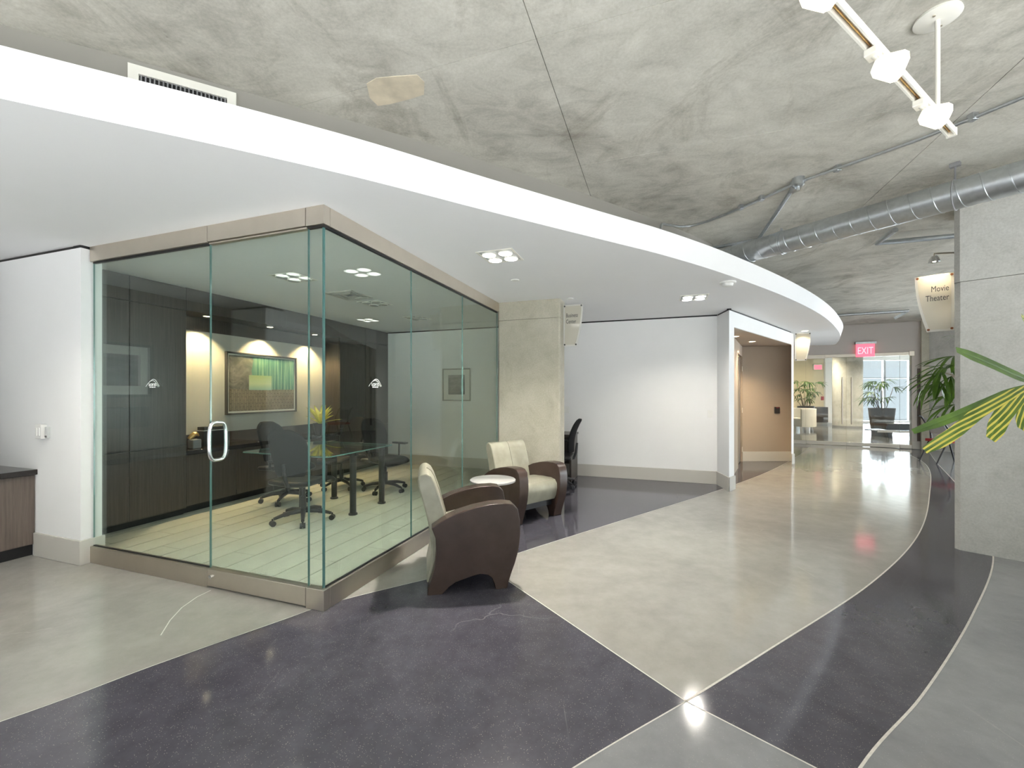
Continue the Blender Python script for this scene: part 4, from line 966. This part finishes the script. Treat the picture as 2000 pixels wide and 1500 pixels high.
# ------------------------------------------------------------------ DUCT, CONDUITS, TRACK LIGHT
zd, rdc = 2.95, .112
e0, e1 = at(1480, 487, zd), at(2000, 344, zd); dd = (e1 - e0).normalized(); e0 = e0 - dd * .30; e1 = e1 + dd * 1.6; LD = (e1 - e0).length
du = thing('air_duct', 'round galvanised spiral air duct under the concrete ceiling', 'duct', (e0.x, e0.y, zd), math.atan2(dd.y, dd.x))
ob('duct_pipe', MB().cyl((0, 0, 0), (LD, 0, 0), rdc, n=40), 'galvanised', parent=du, smooth=40)
pts = [];
turns = int(LD / .135)
for i in range(turns * 20 + 1):
    a = i / 20 * 2 * math.pi; pts.append((i / 20 * .135, (rdc + .001) * math.cos(a), (rdc + .001) * math.sin(a)))
ob('spiral_seam', MB().tube(pts, .0035, 5), 'galvanised', parent=du, smooth=60)
for x in (.50, ): ob('collar', MB().cyl((x, 0, 0), (x + .06, 0, 0), rdc + .006, n=40), 'galvanised', parent=du, smooth=40)
inv_d = Matrix.Rotation(-math.atan2(dd.y, dd.x), 4, 'Z') @ Matrix.Translation(-Vector((e0.x, e0.y, zd)))
elb = poly([(e0 + dd * .05)[:2], e0[:2], (2.50, 4.93), (2.57, 5.06), (2.66, 5.25), (2.72, 5.7), (2.78, 6.6)], 4)
ob('duct_elbow', MB().tube([inv_d @ Vector((p.x, p.y, zd)) for p in elb], rdc - .002, 32), 'galvanised', parent=du, smooth=40)
ob('joint_band', MB().cyl((.53, 0, 0), (.545, 0, 0), rdc + .010, n=40).box(.53, .545, -.008, .008, rdc, rdc + .035), 'galvanised', parent=du, smooth=40)
hx = (at(1856, 372, zd) - e0).dot(dd)
for x in (hx, ): ob('hanger_strap', MB().tube([(x, (rdc + .005) * math.cos(a_), (rdc + .005) * math.sin(a_)) for a_ in [i * math.pi / 12 for i in range(24)]], .005, 5, True).cyl((x, 0, rdc), (x, 0, ZC - zd), .006, n=6).box(x - .03, x + .03, -.02, .02, ZC - zd - .03, ZC - zd), 'grey_plastic', parent=du)
zc = ZC - .03
cp = [Vector((1.345, 3.875, 2.794))] + [at(x, y, z) for x, y, z in ((1291, 440, 2.95), (1306, 439, 3.08), (1340, 442, zc), (1370, 436, zc), (1450, 405, zc), (1557, 357, zc))]
cpt = poly([p[:2] for p in cp], 6); zz = poly([(i, p.z) for i, p in enumerate(cp)], 6)
c1 = thing('conduit', 'thin steel conduit bending down onto the soffit edge', 'pipe', cp[-1], 0); cl = cp[-1]
ob('pipe_run', MB().tube([(p.x - cl.x, p.y - cl.y, min(z.y, zc) - cl.z) for p, z in zip(cpt, zz)], .012, 8), 'galvanised', parent=c1, smooth=60)
far_ = at(2000, 190, zc); mid = at(1800, 271, zc); ext = far_ + (far_ - mid).normalized() * 1.5
ob('pipe_run', MB().tube([Vector((0, 0, 0)), mid - cl, far_ - cl, ext - cl], .012, 8), 'galvanised', parent=c1, smooth=60)
for x, y in ((1447, 406.5), (1487, 389), (1636, 331), (1900, 231)): p = at(x, y, zc) - cl; ob('coupling', MB().box(-.02, .02, -.02, .02, -.016, .03, Matrix.Translation(p)), 'galvanised', parent=c1, bevel=.004)
jb = thing('junction_box', 'small round junction box where the steel conduits meet', 'junction box', at(1559, 355, zc), 0)
ob('box_body', MB().lathe([(.045, .03), (.045, -.03), (.03, -.045)], 20), 'galvanised', parent=jb, smooth=40); ob('knob', MB().cyl((0, 0, -.045), (0, 0, -.075), .012, n=10), 'galvanised', parent=jb); ob('clamp', MB().box(-.02, .02, .01, .08, -.06, .05), 'galvanised', parent=jb)
def pipe(label, pts, r, mat='galvanised', z=None):
    o = pts[0]; ob('conduit', MB().tube([p - o for p in pts], r, 8), mat, loc=o, smooth=60, label=label, cat='pipe')
pipe('steel conduit slanting from the junction box to the duct', [at(1553, 362, zc), at(1480, 470, zc)], .018)
pipe('steel conduit running along the duct end above the soffit', [at(1484, 467, zc), Vector((2.428, 5.185, zc))], .018)
pipe('grey sprinkler pipe behind the duct beside the grey column', [at(1749, 449, 3.14), at(1713, 475, 3.14), at(1863, 461, 3.14), at(1990, 450, 3.14)], .028)
pipe('thin grey pipe below the far concrete ceiling', [at(1560, 622, 3.14), at(1643, 615.5, 3.14), at(1775, 607, 3.14), at(1747, 622, 3.0)], .03)
# track light
zt = 2.75; T0, T1 = at(1560, -62, zt), at(1858, 262, zt); td = (T1 - T0).normalized(); LT = (T1 - T0).length
tr = thing('track_light', 'cream ceiling track with three glowing spot heads', 'light', (T0.x, T0.y, zt), math.atan2(td.y, td.x))
ob('track_rail', MB().box(0, LT, -.018, .018, .018, .026).box(0, LT, -.018, -.011, -.008, .018).box(0, LT, .011, .018, -.008, .018), 'white_enamel', parent=tr)
ob('end_cap', MB().box(LT - .004, LT + .012, -.02, .02, -.012, .028), 'white_enamel', parent=tr)
ob('conductor', MB().box(0, LT - .005, -.008, -.004, .012, .0175).box(0, LT - .005, .004, .008, .012, .0175), 'gold', parent=tr)
cn = at(1831, 32, ZC); ci = tr.location; inv = Matrix.Rotation(-math.atan2(td.y, td.x), 4, 'Z') @ Matrix.Translation(-ci); cnl = inv @ cn
ob('ceiling_canopy', MB().lathe([(.085, ZC - zt), (.088, ZC - zt - .012), (.07, ZC - zt - .02)], 32, (cnl.x, cnl.y, 0)), 'white_enamel', parent=tr, smooth=30)
for s_ in (-.05, .05): ob('canopy_screw', MB().cyl((cnl.x + s_, cnl.y, ZC - zt - .019), (cnl.x + s_, cnl.y, ZC - zt - .024), .006, n=10), 'steel', parent=tr)
ob('drop_stem', MB().cyl((cnl.x, cnl.y, .02), (cnl.x, cnl.y, ZC - zt - .01), .010, n=12), 'white_enamel', parent=tr, smooth=40)
for px, py in ((1703, 96), (1795, 196), (1566, -56)):
    h_ = inv @ at(px, py, zt); x = h_.x
    hd = ob('adapter', MB().box(x - .03, x + .03, -.022, .022, -.035, -.006), 'white_enamel', parent=tr, bevel=.005)
    ob('yoke', MB().tube([(x, 0, -.03), (x, -.02, -.06), (x + .01, -.03, -.085)], .008, 7), 'white_enamel', parent=hd, smooth=60)
    aim = Vector((.42, -.80, -.34)).normalized()           # in track space: to the right of the lobby, downwards
    M = Matrix.Translation((x + .012, -.03, -.085)) @ aim.to_track_quat('Z', 'Y').to_matrix().to_4x4()
    ob('lamp_head', MB().lathe([(.018, -.035), (.036, -.02), (.046, .02), (.052, .045)], 24, M=M), 'lamp_shell' if 'lamp_shell' in MATS else 'white_enamel', parent=hd, smooth=50)
    ob('lamp_lens', MB().lathe([(.050, .0455), (.045, .06), (.025, .070)], 24, M=M), 'lamp_track', parent=hd, smooth=50)
    wm = Matrix.Translation(ci) @ Matrix.Rotation(math.atan2(td.y, td.x), 4, 'Z') @ M
    p0_ = wm @ Vector((0, 0, .085)); p1_ = wm @ Vector((0, 0, 1)); spot('track_lamp', p0_, p1_, 60, (1, .84, .58), 100, .8, .04, tr)

# ------------------------------------------------------------------ PALMS, RED CHAIR
fpot = Vector((3.05, 1.98, 0))
fg = thing('potted_palm', 'large potted fan palm with broad yellow striped leaves before the grey column', 'plant', fpot, 0)
ob('pot', MB().lathe([(.17, 0), (.22, .42), (.20, .42), (.19, .38)], 28), 'pot_dark', parent=fg, smooth=40); ob('soil', MB().cyl((0, 0, .37), (0, 0, .38), .19, n=20), 'soil', parent=fg)
hub = at(2022, 752, 1.43); Yh = 2.05
def atY(px, py, Y): return Vector(((px - CX) / F * Y, Y, H + (HY - py) / F * Y))
hub = atY(2030, 748, 2.05)
ob('cane', MB().tube([Vector((0, 0, .38)), Vector((.02, 0, .9)), (hub - fpot) * .6 + Vector((.1, 0, .75)), hub - fpot], [.012, .011, .008, .006], 8), 'cane', parent=fg, smooth=60)
inv = Matrix.Translation(-fpot)
def strip_leaf(pxs, wd, Y0, Y1, mat, stripe_tip=True):
    pts = [hub] + [atY(x, y, Y0 + (Y1 - Y0) * i / (len(pxs) - 1)) for i, (x, y) in enumerate(pxs)]
    xs = poly([(p.x, p.y) for p in pts], 5); zs = poly([(i, p.z) for i, p in enumerate(pts)], 5); P3 = [Vector((a.x, a.y, b.y)) for a, b in zip(xs, zs)]
    n = len(P3); org = P3[n // 2]; mb = MB(); v = []
    L = sum((P3[i + 1] - P3[i]).length for i in range(n - 1)); s = 0
    # leaf frame in object space: y axis across the blade, so that the stripes follow the blade
    tg = (P3[-1] - P3[0]).normalized(); yv = Vector((0, 1, 0)).cross(tg).normalized(); zv = tg.cross(yv); Mo = Matrix((tg, yv, zv)).transposed().to_4x4(); Mi = (Matrix.Translation(org) @ Mo).inverted()
    for i, p in enumerate(P3):
        t = i / (n - 1); d = (P3[min(i + 1, n - 1)] - P3[max(i - 1, 0)]).normalized(); side = Vector((0, 1, 0)).cross(d).normalized(); side = (side + Vector((0, .45, 0))).normalized()
        up = d.cross(side); ww = wd * min(1, .25 + t * 2.2) * (1 if t < .85 else 1 - .45 * (t - .85) / .15)
        for j, (s_, h_) in enumerate(((-1, 0), (-.6, .10), (-.25, .0), (0, .12), (.25, 0), (.6, .10), (1, 0))): v.append(Mi @ (p + side * s_ * ww / 2 + up * h_ * ww * .35))
    f = [(i * 7 + j, i * 7 + j + 1, i * 7 + j + 8, i * 7 + j + 7) for i in range(n - 1) for j in range(6)]
    mb.add(v, f); o = ob('leaf', mb, mat, parent=fg, smooth=35); o.matrix_local = inv @ Matrix.Translation(org) @ Mo
strip_leaf([(1990, 735), (1930, 708), (1868, 683)], .055, 2.0, 1.9, 'leaf_green')
strip_leaf([(1985, 762), (1930, 785), (1860, 815), (1783, 843)], .040, 2.0, 1.85, 'leaf_green')
strip_leaf([(1975, 770), (1915, 803), (1860, 848), (1806, 880)], .052, 1.98, 1.80, 'leaf_stripe')
strip_leaf([(1985, 780), (1958, 812), (1935, 858)], .070, 1.98, 1.88, 'leaf_stripe')
strip_leaf([(2008, 785), (1998, 812), (1994, 838)], .052, 2.0, 1.92, 'leaf_stripe')
strip_leaf([(2030, 700), (2010, 640), (1995, 616)], .045, 2.0, 1.95, 'leaf_stripe')

mb_ = (6.05, 5.35, 0.0)
fans = []
for px, py, Y, dx, dz, n, sc in ((1868, 695, 5.0, -1, .05, 7, 1.0), (1856, 712, 5.1, -1, -.15, 8, 1.05), (1842, 728, 5.0, -1, -.3, 8, 1.1), (1835, 745, 5.15, -.9, -.5, 8, 1.0), (1858, 735, 5.0, -.6, -.8, 8, .9), (1868, 790, 5.1, -1, -.15, 7, 1.0), (1862, 772, 5.2, -1, .0, 6, .9), (1875, 655, 5.1, -1, .1, 4, .6), (1850, 720, 4.9, -.7, .3, 6, .8), (1872, 740, 5.0, -.8, -.6, 8, 1.0)):
    fans.append((atY(px, py, Y), (dx, random.uniform(-.5, .2), dz), n, 1.9, sc))
canes = [[(6.05, 5.35, .4), (5.95, 5.3, 1.1), (5.75, 5.2, 1.55), tuple(fans[i][0])] for i in (0, 2, 4)] + [[(6.0, 5.4, .4), (5.9, 5.3, .9), tuple(fans[5][0])]]
palm('potted_palm', 'potted fan palm with narrow dark leaves behind the grey column', mb_, .22, .45, 'pot_dark', canes, fans, .43, .038)

rc = thing('side_chair', 'red seated chair with black slanted legs behind the grey column', 'chair', (8.60, 8.55, 0), R(-8))
ob('seat', MB().prism(rrect(-.10, .42, -.24, .24, .06), .42, .47), 'red_fabric', parent=rc, bevel=.012)
for s_ in (-.21, .21):
    ob('leg', MB().tube([(-.02, s_, .42), (-.20, s_, 0)], [.016, .012], 8), 'black_plastic', parent=rc, smooth=60); ob('leg', MB().tube([(.34, s_, .42), (.44, s_, 0)], [.016, .012], 8), 'black_plastic', parent=rc, smooth=60)
    ob('arm_frame', MB().tube([(.02, s_, .45), (.02, s_ * 1.1, .64), (-.15, s_ * 1.1, .92), (-.2, s_ * 1.1, .93)], .017, 8), 'black_plastic', parent=rc, smooth=60)
ob('backrest', MB().prism([(.0, .58), (.025, .59), (-.11, .90), (-.135, .89)], -.2, .2, Matrix(((1, 0, 0, 0), (0, 0, -1, 0), (0, 1, 0, 0), (0, 0, 0, 1)))), 'grey_stone', parent=rc, bevel=.008)

# ------------------------------------------------------------------ FAR LOBBY BEHIND THE GLASS DOORS
def fx(px, Y): return (px - CX) / F * Y
quadwall('wall_lobby_far', (9.5, 20.0), (fx(1609, 20), 20.0), 0, ZC + .02, .2, 'lobby_paint', 1)
ob('wall_lobby_pier', MB().box(fx(1609, 20), fx(1632, 20), 19.9, 20.2, 0, ZC + .02), 'white_paint', **STR)
quadwall('wall_lobby_side', (7.3, 12.3), (9.5, 20.0), 0, ZC + .02, .2, 'lobby_paint', 1)
quadwall('wall_lobby_right', (21.2, 20.0), (21.2, 10.3), 0, ZC + .02, .2, 'beige_paint', 1)
quadwall('wall_lobby_near', (21.2, 10.35), (10.42, 10.75), 0, ZC + .02, .1, 'beige_paint', -1)
rcn = thing('round_column', 'round smooth concrete column seen through the far glass doors', 'column', (fx(1655, 17.4), 17.4, 0), 0)
ob('shaft', MB().cyl((0, 0, .08), (0, 0, ZC), .50, n=48), 'grey_concrete', parent=rcn, smooth=40); ob('base_ring', MB().cyl((0, 0, 0), (0, 0, .08), .505, n=48), 'grey_plastic', parent=rcn, smooth=40)
wx0, wx1 = fx(1676, 20), 21.2
ob('wall_lobby_head', MB().box(wx0 - 1.2, wx1, 20.0, 20.2, 2.95, ZC + .02).box(wx0 - 1.2, wx1, 20.0, 20.2, 0, .10), 'white_paint', **STR)
for i in range(5):
    x0, x1 = wx0 - 1.15 + i * 1.2, wx0 + .05 + i * 1.2
    wi = thing('window_lobby_%d' % (i + 1), 'tall bright lobby window behind the palm', 'window', kind='structure')
    ob('window_frame', MB().box(x0, x0 + .05, 20.0, 20.1, .1, 2.95).box(x1 - .05, x1, 20.0, 20.1, .1, 2.95).box(x0, x1, 20.0, 20.1, 2.1, 2.14), 'galvanised', parent=wi)
    ob('pane', MB().box(x0 + .05, x1 - .05, 20.04, 20.046, .1, 2.95), 'glass_clear', parent=wi)
tc = thing('tub_chair', 'white tub chair with steel base beyond the far glass doors', 'armchair', (fx(1556, 16.3), 16.3, 0), R(200))
def arcp(r0, r1, a0, a1, n=20): return [(r1 * math.cos(R(a0 + (a1 - a0) * i / n)), r1 * math.sin(R(a0 + (a1 - a0) * i / n))) for i in range(n + 1)] + [(r0 * math.cos(R(a1 - (a1 - a0) * i / n)), r0 * math.sin(R(a1 - (a1 - a0) * i / n))) for i in range(n + 1)]
o = ob('shell', MB().prism(arcp(.46, .62, 50, 310), .14, .82), 'white_fabric', parent=tc, bevel=.04, seg=3)
ob('seat_cushion', MB().cyl((0, 0, .14), (0, 0, .45), .455, n=32), 'white_fabric', parent=tc, bevel=.04, seg=3); ob('base_ring', MB().cyl((0, 0, 0), (0, 0, .14), .42, n=32), 'chrome', parent=tc, smooth=40)
cb = thing('console', 'dark brown console behind the white tub chair', 'cabinet', (fx(1596, 19.2), 19.2, 0), 0)
ob('body', MB().box(-.62, .28, -.3, .3, .1, .78), 'pot_brown', parent=cb, bevel=.01); ob('plinth', MB().box(-.6, .26, -.28, .28, 0, .1), 'base_paint', parent=cb)
ob('alarm_pull', MB().box(-.06, .06, -.04, 0, -.09, .09), 'red_fabric', loc=(fx(1606, 19.98), 19.99, 1.16), bevel=.01, label='small red fire alarm pull on the yellow far wall', cat='alarm')
es2 = thing('exit_sign', 'small far exit sign with red panel on the yellow wall', 'sign', (fx(1598, 19.9), 19.97, 2.62), 0)
ob('housing', MB().box(-.2, .2, -.06, .02, -.12, .14), 'white_plastic', parent=es2, bevel=.01); ob('lit_panel', MB().box(-.17, .17, -.066, -.058, -.1, .1), 'exit_red', parent=es2)
fans = []; bq = Vector((fx(1574, 18.3), 18.3, 0)); canes = []
for i in range(22):
    h_ = random.uniform(1.15, 2.0); a = random.uniform(0, 6.28); r_ = random.uniform(.1, .75); p = bq + Vector((r_ * math.cos(a), r_ * math.sin(a) * .6, h_)); fans.append((p, (math.cos(a), math.sin(a), random.uniform(-.3, .4)), 7, 2.4, 1.0))
    if i % 2 == 0: canes.append([(bq.x + .1 * math.cos(a), bq.y + .1 * math.sin(a), .7), tuple(p)])
palm('potted_palm', 'bushy potted palm behind the white tub chair', tuple(bq), .32, .85, 'pot_dark', canes, fans, .38, .055, join=True)
fans = []; bq = Vector((fx(1722, 14.3), 14.3, 0)); canes = []
for i in range(20):
    h_ = random.uniform(1.15, 1.85); a = random.uniform(0, 6.28); r_ = random.uniform(.1, .55); p = bq + Vector((r_ * math.cos(a), r_ * math.sin(a) * .6, h_)); fans.append((p, (math.cos(a), math.sin(a), random.uniform(-.3, .5)), 7, 2.2, 1.0))
    if i % 2 == 0: canes.append([(bq.x + .08 * math.cos(a), bq.y + .08 * math.sin(a), .75), tuple(p)])
palm('potted_palm', 'potted palm in a tall tapered planter behind the far glass doors', tuple(bq), .36, .90, 'pot_brown', canes, fans, .40, .05, join=True)
lc = thing('lounge_bench', 'low dark lounge bench on steel rails behind the far glass doors', 'bench', (fx(1758, 13.6), 13.6, 0), R(-14))
ob('cushion', MB().box(-.55, .75, -.35, .35, .24, .44), 'leather_black', parent=lc, bevel=.04, seg=3)
for y in (-.36, .36): ob('rail', MB().box(-.8, .8, y - .02, y + .02, .16, .22), 'chrome', parent=lc)
for x in (-.5, .6): ob('foot_frame', MB().box(x - .02, x + .02, -.36, .36, 0, .16), 'black_plastic', parent=lc)

for i, (x, y) in enumerate(((12.3, 17.2), (14.6, 15.2), (12.0, 14.6))):
    t = thing('downlight', ['warm downlight above the white tub chair', 'warm downlight before the round column', 'warm downlight just inside the far glass doors'][i], 'light', (x, y, ZC + .02), 0, 'far lobby downlights')
    ob('trim_ring', MB().lathe([(.07, -.004), (.09, -.004), (.09, 0), (.07, 0)], 24), 'white_enamel', parent=t); ob('lens', MB().cyl((0, 0, -.005), (0, 0, 0), .07, n=20), 'lamp_warm', parent=t)
    spot('downlight_lamp', (x, y, ZC - .03), (x, y + (1.2 if i == 0 else 0), 0), 420, (1, .86, .62), 150, .9, .06, t)
